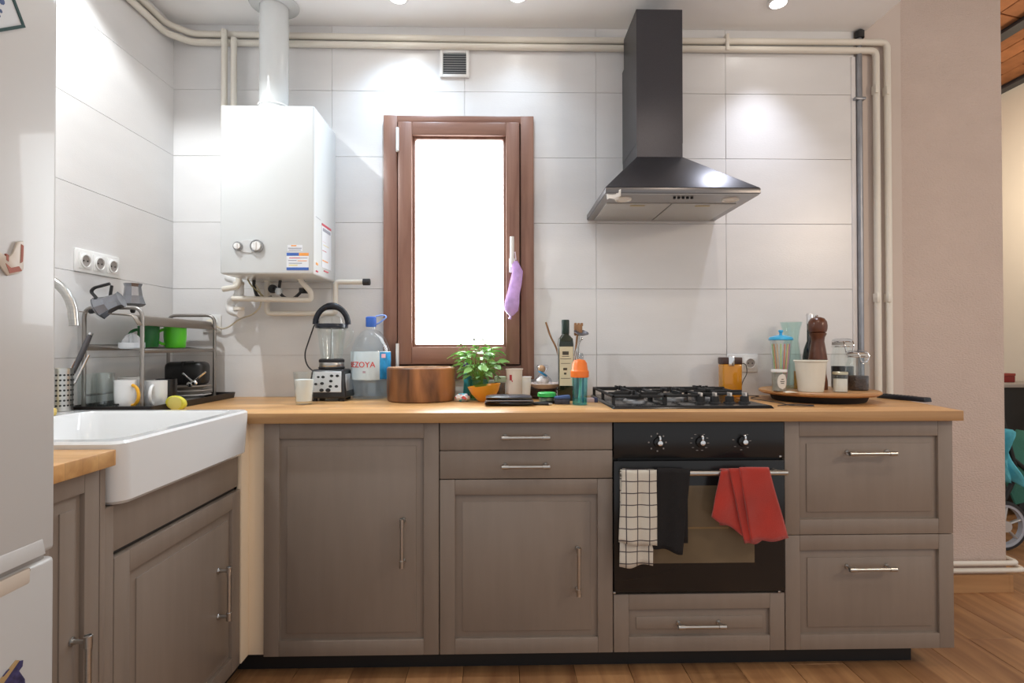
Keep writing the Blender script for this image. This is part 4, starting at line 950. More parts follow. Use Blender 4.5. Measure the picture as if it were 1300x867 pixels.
# black case with pens
Y = -.40; X = xw(653,Y)
t = thing('zip_case','padded black zip case lying on the worktop edge','case',(X,Y,WT))
xa, xb = xw(617,Y), xw(676,Y); z1 = at(650,501,Y)[1]
def cushion(b,x0,x1,y0,y1,z0,z1,n=14):
    def fn(s):
        def f(u,v):
            e = (1-abs(2*u-1)**6)*(1-abs(2*v-1)**4); return (x0+(x1-x0)*u, y0+(y1-y0)*v, (z0+z1)/2+s*(z1-z0)/2*max(e,.12)**.5)
        return f
    b.grid(n,8,fn(1)); b.grid(n,8,fn(-1))
    bmesh.ops.remove_doubles(b.bm,verts=b.bm.verts[:],dist=.0004)
zm = WT+(z1-WT)*.5
b = B(); cushion(b,xa-.004,xb+.004,Y-.055,Y+.055,WT,zm+.002); part('lower_half', b, M('case_black',(.016,.016,.020),.4,bump=.2,bscale=60), t)
b = B(); cushion(b,xa,xb-.004,Y-.050,Y+.055,zm,z1); part('upper_half', b, M('case_slate',(.035,.04,.055),.3,bump=.2,bscale=60), t)
b = B(); b.tube([(xa,Y-.053,zm+.001),(xb,Y-.053,zm+.001)],.0025,6); part('zip', b, M('zip_grey',(.2,.2,.22),.35,.6), t)
for i,(p0,p1,lab) in enumerate((((678,508),(697,502),'slim black pen lying by the green-lidded tub'),((676,511),(690,513),'short black marker beside the zip case'))):
    y_ = -.40-.012*i; a_ = HY(*p0,y_); c_ = HY(*p1,y_); zb2 = WT+.006
    t = thing('pen', lab, 'pen', (a_.x,y_,zb2-.006)); b = B(); b.tube([(a_.x+.004,y_,zb2),(c_.x+.02,y_+.045-.06*i,zb2)],.0055,10); part('barrel', b, m_blackm, t)
    b = B(); b.tube([(c_.x+.019,y_+.0443-.06*i,zb2),(c_.x+.034,y_+.063-.08*i,zb2)],[.0055,.002],10); part('tip', b, m_steel, t)
# crumpled toy wrapper
Y = -.27; X = xw(587,Y)
b = B(); b.ball((X,Y,WT+.017),.03,18,10,1,.8,.55)
for v in b.bm.verts: v.co += Vector((rnd.uniform(-1,1),rnd.uniform(-1,1),rnd.uniform(-.3,.6)))*.0035
m_wrap = M('wrapper_print',(.55,.5,.52),.35)
nt=m_wrap.node_tree; tc=nt.nodes.new('ShaderNodeTexCoord'); vo=nt.nodes.new('ShaderNodeTexVoronoi'); vo.inputs['Scale'].default_value=75; nt.links.new(tc.outputs['Object'],vo.inputs['Vector'])
cr=nt.nodes.new('ShaderNodeValToRGB'); cr.color_ramp.interpolation='CONSTANT'; els=cr.color_ramp.elements; els[0].color=(.75,.72,.70,1); els[1].position=.3; els[1].color=(.12,.50,.62,1)
for ps,cl in ((.5,(.75,.72,.70,1)),(.62,(.65,.10,.08,1)),(.75,(.35,.16,.55,1)),(.87,(.8,.7,.6,1))): e_=els.new(ps); e_.color=cl
sp_=nt.nodes.new('ShaderNodeSeparateColor'); nt.links.new(vo.outputs['Color'],sp_.inputs[0]); nt.links.new(sp_.outputs[0],cr.inputs[0]); nt.links.new(cr.outputs[0],nt.nodes['Principled BSDF'].inputs['Base Color'])
solo('candy_wrapper', b, m_wrap, 'crumpled multicoloured wrapper between the wooden bowl and orange bowl','wrapper',(X,Y,WT))
# teal bottle and small jars behind the herb
Y = -.10; X = xw(594,Y)
t = thing('squeeze_bottle','teal squeeze bottle with purple top behind the herb','bottle',(X,Y,WT))
b = B(); b.lathe([(0,0),(.02,0),(.022,.01),(.018,.07),(.02,.10),(.009,.118),(.009,.124),(0,.124)],(X,Y,WT),20); part('body', b, M('teal_plastic',(.06,.40,.45),.35), t)
b = B(); b.lathe([(.011,.122),(.016,.126),(.016,.150),(.010,.156),(0,.156)],(X-.004,Y,WT),16); part('top', b, M('purple_plastic',(.10,.03,.25),.35), t)
Y = -.13; X = xw(635,Y)
vessel('spice_jar','brown spice jar with a pale green lid behind the herb','jar',X,Y,WT,[(.022,0),(.024,.004),(.024,.068),(.020,.074)],.002,m_glass,inner=(.003,.066,M('brown_spice',(.20,.10,.05),.8,var=.3,vscale=60),'spice'))
t = bpy.data.objects['spice_jar']; b = B(); b.lathe([(.021,.072),(.026,.073),(.026,.093),(.023,.096),(0,.096)],(X,Y,WT),24); part('lid', b, M('lid_palegreen',(.55,.66,.45),.4), t)
Y = -.10; X = xw(625,Y)
vessel('pill_jar','short white plastic jar half hidden behind the herb','jar',X,Y,WT,[(.018,0),(.020,.003),(.020,.05),(.016,.055),(.016,.06)],.002,m_plast)
t = bpy.data.objects['pill_jar']; b = B(); b.lathe([(.016,.056),(.021,.057),(.021,.076),(0,.077)],(X,Y,WT),22); part('lid', b, m_plast, t)
# paper cups
m_cup = M('paper_cup',(.74,.66,.58),.7)
Y = -.215; X = xw(653,Y); hc_ = at(653,468,Y)[1]-WT
t = vessel('paper_cup','tall cream paper cup with a red print beside the pill jars','cup',X,Y,WT,[(.026,0),(.0275,.001),(.0345,hc_-.004),(.037,hc_-.004),(.037,hc_)],.0015,m_cup)
b = B(); a0=d2r(-118)
for (da,h0,h1,w) in ((0,.085,.108,.16),(.18,.07,.085,.08),(-.1,.06,.066,.05)):
    rr=lambda h:.0275+.007*h/hc_+.0012
    b.grid(4,3,lambda u,v:(X+rr(h0+(h1-h0)*v)*math.cos(a0+da+w*(u-.5)*2),Y+rr(h0+(h1-h0)*v)*math.sin(a0+da+w*(u-.5)*2),WT+h0+(h1-h0)*v))
part('print', b, M('cup_red',(.45,.04,.05),.6), t)
Y = -.185; X = xw(663,Y)+.006
for i,(dz,lab) in enumerate(((0,'lower white plastic cup of the pair nested behind the paper cup'),(.022,'upper white plastic cup of the pair nested behind the paper cup'))):
    vessel('plastic_cup',lab,'cup',X,Y,WT+dz*1.0,[(.024,0),(.026,.002),(.032,.072),(.034,.072),(.034,.075)],.0012,m_plast)
# woven basket with dish, bread bag
Y = -.10; X = xw(686,Y)
t = thing('basket','low dark woven basket under a pale dish by the window corner','basket',(X,Y,WT))
b = B(); b.lathe([(0,0),(.06,0),(.068,.01),(.075,.045),(.072,.045),(.064,.012),(0,.008)],(X,Y,WT),30); part('bowl', b, M('wicker_dark',(.10,.07,.055),.8,bump=.6,bscale=120), t)
for h in (.012,.024,.036):
    b = B(); r=.068+.007*(h-.01)/.035; b.tube([(X+r*math.cos(a),Y+r*math.sin(a),WT+h) for a in [2*math.pi*q/30 for q in range(30)]],.0035,6,closed=True); part('weave_ring', b, MATS['wicker_dark'], t)
X2,Y2 = xw(692,-.17),-.15
t = thing('shallow_dish','pale pink shallow dish resting on the woven basket','dish',(X2,Y2,WT+.046))
b = B(); b.lathe([(0,0),(.045,0),(.05,.004),(.078,.020),(.077,.022),(.048,.008),(0,.005)],(X2,Y2,WT+.046),36); part('body', b, M('dish_pink',(.68,.56,.50),.3), t)
X3 = xw(689,Y2)
t = thing('bread_bag','clear bread bag tied with a blue band on the pale dish','bag',(X3,Y2,WT+.052))
b = B(); b.lathe([(0,0),(.030,.0),(.040,.012),(.038,.028),(.018,.048),(.011,.056),(.018,.066),(.026,.084),(.020,.092),(0,.090)],(X3,Y2,WT+.053),24)
for v in b.bm.verts: v.co += Vector((rnd.uniform(-1,1),rnd.uniform(-1,1),rnd.uniform(-1,1)))*.002
part('film', b, glass('bag_film',(.9,.9,.92),.15,1.6), t)
b = B(); b.ball((X3,Y2,WT+.075),.027,16,10,1,1,.75); part('bread', b, M('bread_white',(.75,.68,.60),.8,var=.15,vscale=40), t)
b = B(); b.ball((X3-.004,Y2,WT+.128),.016,14,8,1,1,1.1); part('crust', b, M('bread_crust',(.62,.38,.20),.8,var=.2,vscale=40), t)
b = B(); b.tube([(X3+.016*math.cos(a),Y2+.016*math.sin(a),WT+.108-.010*math.cos(a)) for a in [2*math.pi*q/20 for q in range(20)]],.0045,8,closed=True); part('band', b, M('band_blue',(.02,.22,.42),.4), t)
# green-lidded tub
Y = -.335; X = xw(694,Y)
t = vessel('food_tub','low clear food tub with a bright green lid','tub',X,Y,WT,[(.028,0),(.030,.002),(.033,.028)],.0015,glass('tub_clear',(.85,.9,.88),.1),inner=(.002,.022,M('tub_food',(.45,.45,.40),.7,var=.2,vscale=50),'contents'))
b = B(); b.lathe([(.032,.026),(.0365,.027),(.0365,.040),(.033,.043),(.028,.040),(0,.040)],(X,Y,WT),30); part('lid', b, M('lid_green',(.05,.48,.10),.35), t)
# olive oil bottle
Y = -.225; X = xw(718,Y); hh = lambda py: at(718,py,Y)[1]-WT
t = thing('oil_bottle','tall square dark olive oil bottle with a cream label','bottle',(X,Y,WT))
m_dg = M('dark_green_glass',(.012,.018,.008),.08,coat=.5)
def sq(w,r): return rrect(X-w,X+w,Y-w,Y+w,r,4)
b = B(); loops(b,[(sq(.029,.006),WT),(sq(.031,.007),WT+.004),(sq(.031,.007),WT+hh(438)),(sq(.029,.010),WT+hh(430)),(sq(.016,.0155),WT+hh(425)),(sq(.0135,.013),WT+hh(421)),(sq(.0135,.013),WT+hh(414))]); part('glass_body', b, m_dg, t)
b = B(); b.lathe([(.0155,hh(424)),(.0165,hh(423)),(.0165,hh(407)),(.015,hh(406)),(0,hh(406))],(X,Y,WT),22); part('cap', b, M('cap_darkgreen',(.012,.03,.022),.35), t)
b = B(); b.box((X-.028,Y-.0318,WT+hh(489)),(X+.028,Y-.030,WT+hh(440))); lb = part('label', b, M('label_cream',(.66,.61,.44),.6), t, smooth=False)
for (px0,px1,py0,py1) in ((714,722,446,450.5),(713.5,722.5,452,452.7),(711,725,455,455.6),(715,720,467,470),(716,719,473,475.5),(712,724,461,461.5),(712,724,480,480.6)):
    b = B(); a_=HY(px0,py0,Y-.032); c_=HY(px1,py1,Y-.032); b.box((a_.x,Y-.0323,c_.z),(c_.x,Y-.0315,a_.z)); part('label_print', b, M('ink_dark',(.06,.055,.04),.6), lb, smooth=False)
# utensil pot
Y = -.095; X = xw(724,Y)
t = vessel('utensil_pot','steel utensil pot holding wooden spoons behind the oil bottle','pot',X,Y,WT,[(.042,0),(.044,.002),(.044,.13)],.0015,m_steel)
def utensil(name,label,pts,r,mat,head=None,hm=None):
    t = thing(name,label,'utensil',tuple(pts[0])); b = B(); b.tube(fillet(pts,.05) if len(pts)>2 else pts,r,8,flat=.7); part('handle', b, mat, t)
    if head: part('head', head, hm or mat, t)
m_spoon = M('spoon_wood',(.30,.155,.07),.55,var=.2,vscale=20,stretch=(6,6,1))
V3 = lambda px,py,Y: tuple(HY(px,py,Y))
utensil('wooden_spoon','curved dark wooden handle leaning left out of the utensil pot',[(X-.01,Y,WT+.01),V3(706,440,Y),V3(699,428,Y),V3(693,409,Y)],[.006]*9+[.0055]*5 if False else .006,m_spoon)
hb2=B(); hb2.box(V3(729,426,Y-.006),V3(739,412,Y+.006),.004)
for px in (730.5,734.5,738.5): hb2.box(V3(px-1.4,414,Y-.005),V3(px+1.4,410,Y+.005),.002)
utensil('wooden_fork','short wooden fork with blunt tines standing in the utensil pot',[(X+.004,Y,WT+.01),V3(733,424,Y)],.007,m_spoon,hb2)
c_ = HY(738,422,Y-.02); hb3=B(); hb3.lathe([(0,-.012),(.018,-.010),(.034,.0),(.032,.002),(.016,-.007),(0,-.009)],c_,22,(.15,-.5,1),1,.8)
utensil('ladle','grey steel ladle bowl sticking out of the utensil pot',[(X+.02,Y-.01,WT+.01),V3(736,424,Y-.015)],.004,m_steel,hb3,M('ladle_grey',(.16,.15,.16),.4,.6))
hb4=B(); hb4.ball(V3(738.5,430,Y-.03),.006,10,6)
utensil('steel_skimmer','thin bright steel handle leaning right in the utensil pot',[(X+.0,Y-.02,WT+.01),V3(731,444,Y-.03),V3(738.5,430,Y-.03)],.0035,m_chrome,hb4)
# drinking cup with orange lid
Y = -.405; X = xw(736,Y); hh = lambda py: at(736,py,Y)[1]-WT
t = vessel('sippy_cup','child drinking cup with an orange lid and clear teal body','cup',X,Y,WT,[(.026,0),(.029,.003),(.0285,.04),(.0315,hh(478))],.002,glass('teal_clear',(.72,.93,.95),.05),inner=(.003,.028,glass('teal_water',(.60,.88,.93),.05),'water'))
b = B(); b.lathe([(.033,hh(479)),(.0355,hh(478)),(.0355,hh(471)),(.033,hh(470)),(.031,hh(469)),(.028,hh(461)),(.02,hh(457)),(0,hh(455.5))],(X,Y,WT),30); part('lid', b, M('lid_orange',(.85,.20,.03),.35), t)
b = B(); b.lathe([(0,hh(457)),(.010,hh(457)),(.009,hh(450)),(.006,hh(448)),(0,hh(448))],(X+.006,Y,WT),16); part('spout', b, glass('spout_clear',(.75,.78,.8),.1,2), t)
b = B(); b.tube([(X-.004,Y,WT+.006),(X+.006,Y+.005,WT+hh(478))],.004,8); part('straw', b, M('straw_green',(.25,.55,.40),.4), t)
b = B(); b.tube([(X+.012,Y+.008,WT+.006),(X+.015,Y+.005,WT+hh(478))],.004,8); part('straw', b, M('straw_teal',(.05,.22,.30),.4), t)
# small tin and boxes near the cup
Y = -.37; X = xw(713,Y)
t = thing('blue_tin','small dark blue tin with a worn lid beside the drinking cup','tin',(X,Y,WT))
b = B(); b.box((X-.028,Y-.022,WT),(X+.030,Y+.022,WT+.022),.003); part('body', b, M('tin_dark',(.04,.04,.06),.4,var=.5,vscale=60), t)
b = B(); b.hexa([(X-.029,Y-.024,WT+.022),(X+.031,Y-.024,WT+.022),(X+.031,Y+.024,WT+.022),(X-.029,Y+.024,WT+.022),(X-.029,Y-.024,WT+.029),(X+.031,Y-.024,WT+.035),(X+.031,Y+.024,WT+.035),(X-.029,Y+.024,WT+.029)],.002); part('lid', b, M('tin_blue',(.05,.10,.26),.35), t)
Y = -.30; X = xw(751,Y)
t = thing('matchbox','little pink and navy matchbox wedged beside the hob','box',(X,Y,WT))
b = B(); b.box((X-.022,Y-.02,WT),(X+.008,Y+.02,WT+.016),.001); part('sleeve', b, M('box_pink',(.55,.42,.42),.6), t)
b = B(); b.box((X+.0085,Y-.02,WT),(X+.022,Y+.02,WT+.018),.001); part('tray', b, M('box_navy',(.04,.05,.12),.6), t)

# amber jar by the socket
Y = -.105; X = xw(927,Y)
zb3 = WT; z_ = lambda py: at(927,py,Y)[1]
t = thing('amber_jar','square amber jar with a dark lid and steel clip behind the hob','jar',(X,Y,WT))
b = B(); b.box((X-.042,Y-.03,WT),(X+.042,Y+.03,z_(462)),.006,3); part('jar_body', b, M('amber_fill',(.62,.26,.015),.15,coat=.6), t)
b = B(); b.box((X-.043,Y-.031,z_(462)),(X+.043,Y+.031,z_(453.5)),.004); part('lid', b, M('lid_brown',(.06,.03,.025),.4), t)
b = B(); b.box((X-.020,Y-.035,z_(464)),(X+.006,Y-.028,z_(452)),.002); part('clip', b, m_chrome, t)

# ------------------------------------------------------------------ turntable and jars at the end of the worktop
TX, TY, TR, TZ = 1.322, -.255, .225, .960
t = thing('lazy_susan','round wooden turntable carrying jars, its wide foot blackened as the shade beneath','turntable',(TX,TY,WT))
b = B(); b.lathe([(0,WT),(.17,WT),(.175,WT+.006),(.185,TZ-.016),(0,TZ-.016)],(TX,TY,0),36); part('foot', b, m_blackm, t)  # wide black foot stands in for the shadow under the board
b = B(); b.lathe([(0,TZ-.017),(TR-.012,TZ-.017),(TR,TZ-.010),(TR,TZ-.003),(TR-.004,TZ),(TR-.012,TZ-.002),(0,TZ-.002)],(TX,TY,0),56); part('board', b, wood('turntable_oak',(.42,.20,.075),(.58,.32,.13),'X',2,.4), t)
TZ -= .002
def hz(px,py,Y): return HY(px,py,Y).z-TZ
# straw jar
Y = -.20; X = xw(987,Y)+.016; h1 = hz(987,430,Y)
t = vessel('straw_jar','glass straw dispenser with a light blue lid on the turntable','jar',X,Y,TZ,[(.030,0),(.033,.003),(.033,h1*.3),(.036,h1*.6),(.045,h1-.004)],.002,m_glass,28)
b = B(); b.lathe([(.047,h1-.006),(.049,h1-.003),(.045,h1+.006),(.022,h1+.014),(.006,h1+.016),(.006,h1+.026),(.010,h1+.031),(.008,h1+.037),(0,h1+.038)],(X,Y,TZ),32); part('lid', b, M('lid_skyblue',(.05,.42,.72),.3), t)
scol = [(.80,.60,.45),(.55,.72,.30),(.85,.30,.25),(.80,.72,.30),(.75,.35,.55),(.85,.75,.60),(.45,.70,.35),(.85,.45,.25)]
for i in range(14):
    a = 2*math.pi*i/14+.2; m_ = M('straw_%d'%(i%8), scol[i%8], .4)
    b = B(); b.tube([(X+.016*math.cos(a),Y+.016*math.sin(a),TZ+.005),(X+.034*math.cos(a),Y+.034*math.sin(a),TZ+h1-.022)],.0033,7); part('straw', b, m_, t)
# little jar with white lid
Y = -.325; X = xw(985.5,Y)+.012; h1 = hz(985,469,Y)
t = vessel('small_jar','small label jar with a flat white lid before the straw dispenser','jar',X,Y,TZ,[(.026,0),(.028,.003),(.028,h1-.010)],.002,m_glass,inner=(.003,h1-.016,M('grey_spice',(.34,.31,.27),.8,var=.2,vscale=70),'contents'))
b = B(); b.lathe([(.026,h1-.011),(.030,h1-.010),(.030,h1-.001),(.028,h1),(0,h1)],(X,Y,TZ),28); part('lid', b, m_plast, t)
a0=d2r(-92); b = B(); b.grid(10,10,lambda u,v:(X+.0288*math.cos(a0+(u-.5)*1.35*math.sqrt(max(0,1-(2*v-1)**2))),Y+.0288*math.sin(a0+(u-.5)*1.35*math.sqrt(max(0,1-(2*v-1)**2))),TZ+.010+(h1-.026)*v)); lb = part('round_label', b, M('label_offwhite',(.72,.68,.62),.6), t)
for v0,w_ in ((.62,.35),(.48,.6),(.36,.45)):
    b = B(); b.grid(6,1,lambda u,v:(X+.0292*math.cos(a0+(u-.5)*w_),Y+.0292*math.sin(a0+(u-.5)*w_),TZ+.010+(h1-.026)*(v0+.05*v))); part('label_print', b, MATS['ink_dark'], lb)
# glass vase
Y = -.130; X = xw(1006.5,Y)-.006; h1 = hz(1006,409,Y)
vessel('glass_vase','tall green-tinted glass vase with a pinched neck on the turntable','vase',X,Y,TZ,[(.045,0),(.047,.004),(.046,h1*.2),(.036,h1*.55),(.030,h1*.72),(.036,h1*.88),(.045,h1)],.004,m_green_glass)
# oil cruet
Y = -.215; X = xw(1003,Y)+.038; h1 = hz(1003,462,Y)
t = vessel('oil_cruet','small cruet of amber oil between the vase and white tub','cruet',X,Y,TZ,[(.020,0),(.022,.003),(.022,h1*.8),(.012,h1*.92),(.012,h1)],.002,m_glass,inner=(.003,h1*.72,M('amber_oil',(.40,.22,.03),.1,coat=.5),'oil'))
b = B(); b.lathe([(.008,h1-.002),(.0135,h1),(.0135,h1+.008),(0,h1+.010)],(X,Y,TZ),18); part('stopper', b, M('cork',(.45,.30,.16),.8), t)
# tall dark bottle behind the mill
Y = -.150; X = xw(1029,Y); h1 = hz(1029,398,Y)
t = thing('vinegar_bottle','slim dark bottle with a silver cap behind the pepper mill','bottle',(X,Y,TZ))
b = B(); b.lathe([(0,0),(.029,0),(.031,.004),(.031,h1*.42),(.026,h1*.52),(.0135,h1*.63),(.0125,h1*.88)],(X,Y,TZ),28); part('glass_body', b, M('black_glass',(.012,.010,.012),.06,coat=.6), t)
b = B(); b.lathe([(.0130,h1*.86),(.0150,h1*.865),(.0150,h1*.985),(.013,h1),(0,h1)],(X,Y,TZ),22); part('cap', b, M('cap_silver',(.75,.74,.74),.3,.7), t)
# pepper mill
Y = -.235; X = xw(1038.5,Y); h1 = hz(1038,402,Y)
t = thing('pepper_mill','turned dark brown wooden pepper mill on the turntable','pepper mill',(X,Y,TZ))
m_mill = wood('mill_walnut',(.075,.022,.010),(.16,.055,.025),'Z',3,.28,ring=9)
b = B(); b.lathe([(0,0),(.036,0),(.037,.006),(.036,h1*.12),(.031,h1*.22),(.033,h1*.34),(.036,h1*.42),(.030,h1*.55),(.025,h1*.66),(.027,h1*.72),(.033,h1*.755),(.0335,h1*.77),(.028,h1*.782)],(X,Y,TZ),34); part('body', b, m_mill, t)
b = B(); b.lathe([(.027,h1*.783),(.033,h1*.79),(.0365,h1*.83),(.0375,h1*.875),(.035,h1*.93),(.026,h1*.975),(.012,h1*.995),(0,h1)],(X,Y,TZ),34); part('head', b, m_mill, t)
b = B(); b.lathe([(0,0),(.006,0),(.007,.004),(.004,.008),(0,.009)],(X-.004,Y,TZ+h1-.001),14); part('top_nut', b, m_chrome, t)
# white tub
Y = -.345; X = xw(1028,Y)+.004; h1 = hz(1028,457,Y)
t = vessel('white_tub','tapered off-white paper tub at the front of the turntable','tub',X,Y,TZ,[(.044,0),(.046,.002),(.058,h1-.006),(.0615,h1-.006),(.0625,h1-.003),(.0605,h1)],.0018,M('tub_offwhite',(.72,.69,.60),.55))
# clip-top jar, back
Y = -.185; X = xw(1069,Y)+.002; h1 = hz(1069,429,Y)
def clip_jar(label,X,Y,h1,R,fill,fm):
    t = vessel('clip_top_jar',label,'jar',X,Y,TZ,[(R*.92,0),(R,.005),(R,h1*.58),(R*.95,h1*.66),(R*.80,h1*.76),(R*.80,h1*.85)],.003,m_glass,30,inner=(.004,h1*fill,fm,'contents'))
    b = B(); b.lathe([(R*.82,h1*.855),(R*.86,h1*.86),(R*.86,h1*.90),(R*.82,h1*.91)],(X,Y,TZ),30); part('seal', b, M('seal_pale',(.6,.58,.55),.5), t)
    b = B(); b.lathe([(R*.84,h1*.91),(R*.86,h1*.92),(R*.84,h1*.965),(R*.6,h1*.99),(0,h1)],(X,Y,TZ),30); part('lid', b, glass('lid_glass',(.85,.86,.87),.08,2.0), t)
    b = B(); b.tube([(X+R*.88*math.cos(a),Y+R*.88*math.sin(a),TZ+h1*.83) for a in [2*math.pi*q/28 for q in range(28)]],.0022,6,closed=True)
    b.tube([(X+R*.88*math.cos(a),Y+R*.88*math.sin(a),TZ+h1*.925) for a in [2*math.pi*q/28 for q in range(28)]],.0022,6,closed=True); part('wire_ring', b, m_chrome, t)
    b = B(); b.tube(fillet([(X-.02,Y-R*.88,TZ+h1*.93),(X-.02,Y-R*1.08,TZ+h1*.86),(X-.012,Y-R*1.02,TZ+h1*.70),(X+.012,Y-R*1.02,TZ+h1*.70),(X+.02,Y-R*1.08,TZ+h1*.86),(X+.02,Y-R*.88,TZ+h1*.93)],.01),.0022,6); part('clasp', b, m_chrome, t)
    return t
clip_jar('tall clip-top jar of dark seeds at the back of the turntable',X,Y,h1,.0455,.44,M('dark_seeds',(.05,.045,.045),.8,bump=.6,bscale=300))
Y = -.285; X = xw(1089,Y)-.002; h1 = hz(1089,444,Y)
clip_jar('shorter clip-top jar of coffee beans on the right of the turntable',X,Y,h1,.044,.36,M('coffee_beans',(.05,.024,.014),.6,bump=.8,bscale=160,var=.4,vscale=60))
# salt jar
Y = -.375; X = xw(1065.5,Y)+.004; h1 = hz(1065,472,Y)
t = vessel('salt_jar','little glass jar of white salt with a gold lid on the turntable','jar',X,Y,TZ,[(.025,0),(.027,.003),(.027,h1*.82),(.024,h1*.88)],.002,m_glass,inner=(.003,h1*.66,M('salt_white',(.78,.74,.68),.8),'salt'))
b = B(); b.lathe([(.024,h1*.87),(.0275,h1*.88),(.0275,h1*.98),(.026,h1),(0,h1)],(X,Y,TZ),26); part('lid', b, M('lid_gold',(.62,.56,.40),.3,.7), t)
# sugar sachet
Y = -.40; X = xw(1000,Y)+.01
b = B(); b.grid(6,4,lambda u,v:(X+.045*(u-.5),Y+.022*(v-.5),TZ+.003+.004*math.sin(3*u+v)*math.sin(math.pi*v)))
o = solo('sugar_sachet', b, M('sachet_paper',(.75,.72,.62),.6), 'small pale paper sachet lying on the turntable edge','sachet',(X,Y,TZ)); o.modifiers.new('thick','SOLIDIFY').thickness=.002

# remote control
p0 = HZ(1119,503,WT+.012); 
xa,ya = 1.545,-.20; xb,yb_ = 1.645,-.31
L_ = Vector((xb-xa,yb_-ya,0)); ang = math.atan2(L_.y,L_.x)
p0 = HY(1117,503,-.155); p1 = HY(1179,509,-.36)
ang = math.atan2(-.36+.155,p1.x-p0.x); LL = math.hypot(p1.x-p0.x,.205)
t = thing('remote_control','slim black remote control lying near the worktop end','remote',((p0.x+p1.x)/2,-.2575,WT),ang)
b = B(); b.hexa([(-LL/2,-.021,0),(LL/2,-.021,0),(LL/2,.021,0),(-LL/2,.021,0),(-LL/2+.003,-.018,.017),(LL/2-.003,-.018,.019),(LL/2-.003,.018,.019),(-LL/2+.003,.018,.017)],.004); part('body', b, M('remote_black',(.012,.012,.018),.35), t, local=True)
for i in range(9):
    for j in (-1,0,1):
        b = B(); b.box((-LL/2+.02+i*.016,j*.011-.0035,.0168),(-LL/2+.029+i*.016,j*.011+.0035,.0195),.001,1); part('button', b, m_rubber, t, local=True)

# ------------------------------------------------------------------ dish rack corner
RX0,RX1,RY0,RY1 = -1.452,-1.252,-.572,-.085
t = thing('drip_tray','black rectangular drip tray beneath the dish rack','tray',((RX0+RX1)/2,-.31,WT))
ax0,ax1,ay0,ay1 = -1.470,-1.180,-.632,-.036
b = B(); loops(b,[(rrect(ax0+.004,ax1-.004,ay0+.004,ay1-.004,.012),WT),(rrect(ax0,ax1,ay0,ay1,.012),WT+.024),(rrect(ax0+.004,ax1-.004,ay0+.004,ay1-.004,.010),WT+.024),(rrect(ax0+.008,ax1-.008,ay0+.008,ay1-.008,.010),WT+.006)]); part('pan', b, M('tray_black',(.02,.018,.018),.45), t)
zt_ = WT+.006
t = thing('dish_rack','two-tier steel dish rack standing in the drip tray','dish rack',((RX0+RX1)/2,(RY0+RY1)/2,zt_))
m_rack = M('rack_steel',(.34,.32,.30),.35,.9)
for Y in (RY0,RY1):
    b = B(); b.tube(fillet([(RX0,Y,zt_),(RX0,Y,1.278),(RX1,Y,1.278),(RX1,Y,zt_)],.035),.0068,12); part('side_frame', b, m_rack, t)
b = B(); b.grid(10,12,lambda u,v:(RX0+.004+(RX1-RX0-.0)*u, RY0-.03+(RY1-RY0+.03)*v, 1.262-.012*u-(.034*max(0,(u-.86)/.14)**2)))
o = part('top_shelf', b, M('rack_sheet',(.30,.265,.23),.4,.7), t); md=o.modifiers.new('thick','SOLIDIFY'); md.thickness=.003; md.offset=0
b = B(); b.box((RX0,RY0-.005,1.128),(RX0+.01,RY1+.005,1.150),.002); b.box((RX1-.008,RY0-.005,1.118),(RX1,RY1+.005,1.134),.002); part('shelf_rail', b, m_rack, t)
for k in range(19):
    y = RY0+.01+(RY1-RY0-.02)*k/18
    b = B(); b.tube([(RX0+.004,y,1.146),(RX1-.004,y,1.128)],.0022,6); part('shelf_wire', b, m_rack, t)
for (Xr,zr) in ((RX0,1.14),(RX1,1.126)):
    b = B(); b.tube([(Xr,RY0,zr),(Xr,RY1,zr)],.0045,8); part('cross_bar', b, m_rack, t)
b = B(); b.tube([(RX0,RY0,zt_+.05),(RX0,RY1,zt_+.05)],.004,8); part('cross_bar', b, m_rack, t)

def mug(name,label,X,Y,Z,R,H,mat,ang,hmat=None,cat='mug',taper=0):
    t = vessel(name,label,cat,X,Y,Z,[(R*.86,0),(R*.92-taper,.004),(R-taper*.3,H*.5),(R,H)],.003,mat,28)
    u = Vector((math.cos(ang),math.sin(ang),0)); c=Vector((X,Y,Z))
    b = B(); b.tube([c+u*(R*.93+.030*math.sin(a))+Vector((0,0,H*.5+H*.33*math.cos(a))) for a in [math.pi*q/12 for q in range(13)]],.0055,8); part('handle', b, hmat or mat, t); return t
def gl(name,label,px,X,Y,R,H,cat='glass'):
    return vessel(name,label,cat,X,Y,zt_,[(R*.85,0),(R*.9,.004),(R,H)],.002,m_glass)
gl('drinking_glass','plain drinking glass draining beside the knife holder',110,-1.430,-.585,.030,.125)
gl('drinking_glass','taller drinking glass draining next to the yellow-handled mug',135,-1.366,-.590,.028,.130)
vessel('glass_jar','wide glass jar draining at the back of the tray','jar',-1.425,-.52,zt_,[(.030,0),(.034,.004),(.034,.10),(.030,.115),(.030,.128)],.0025,m_glass)
t = mug('mug','white mug with a yellow handle draining in the rack',-1.300,-.584,zt_,.034,.105,m_ceram,d2r(-20),M('yellow_glaze',(.72,.36,.02),.3))
b = B(); b.box((-1.318,-.6195,zt_+.020),(-1.300,-.616,zt_+.026),.001); b.ball((-1.309,-.617,zt_+.014),.006,10,6); part('print', b, m_blackm, t)
vessel('storage_canister','pale grey square-shouldered canister behind the rack leg','canister',-1.338,-.500,zt_,[(.036,0),(.040,.004),(.040,.108),(.036,.112)],.003,M('canister_grey',(.55,.54,.52),.4))
mug('mug','plain white mug facing out from the rack leg',-1.245,-.505,zt_,.036,.098,m_ceram,d2r(-75))
mug('mug','black mug between the white mug and the plates',-1.268,-.405,zt_,.036,.098,m_black,d2r(-60))
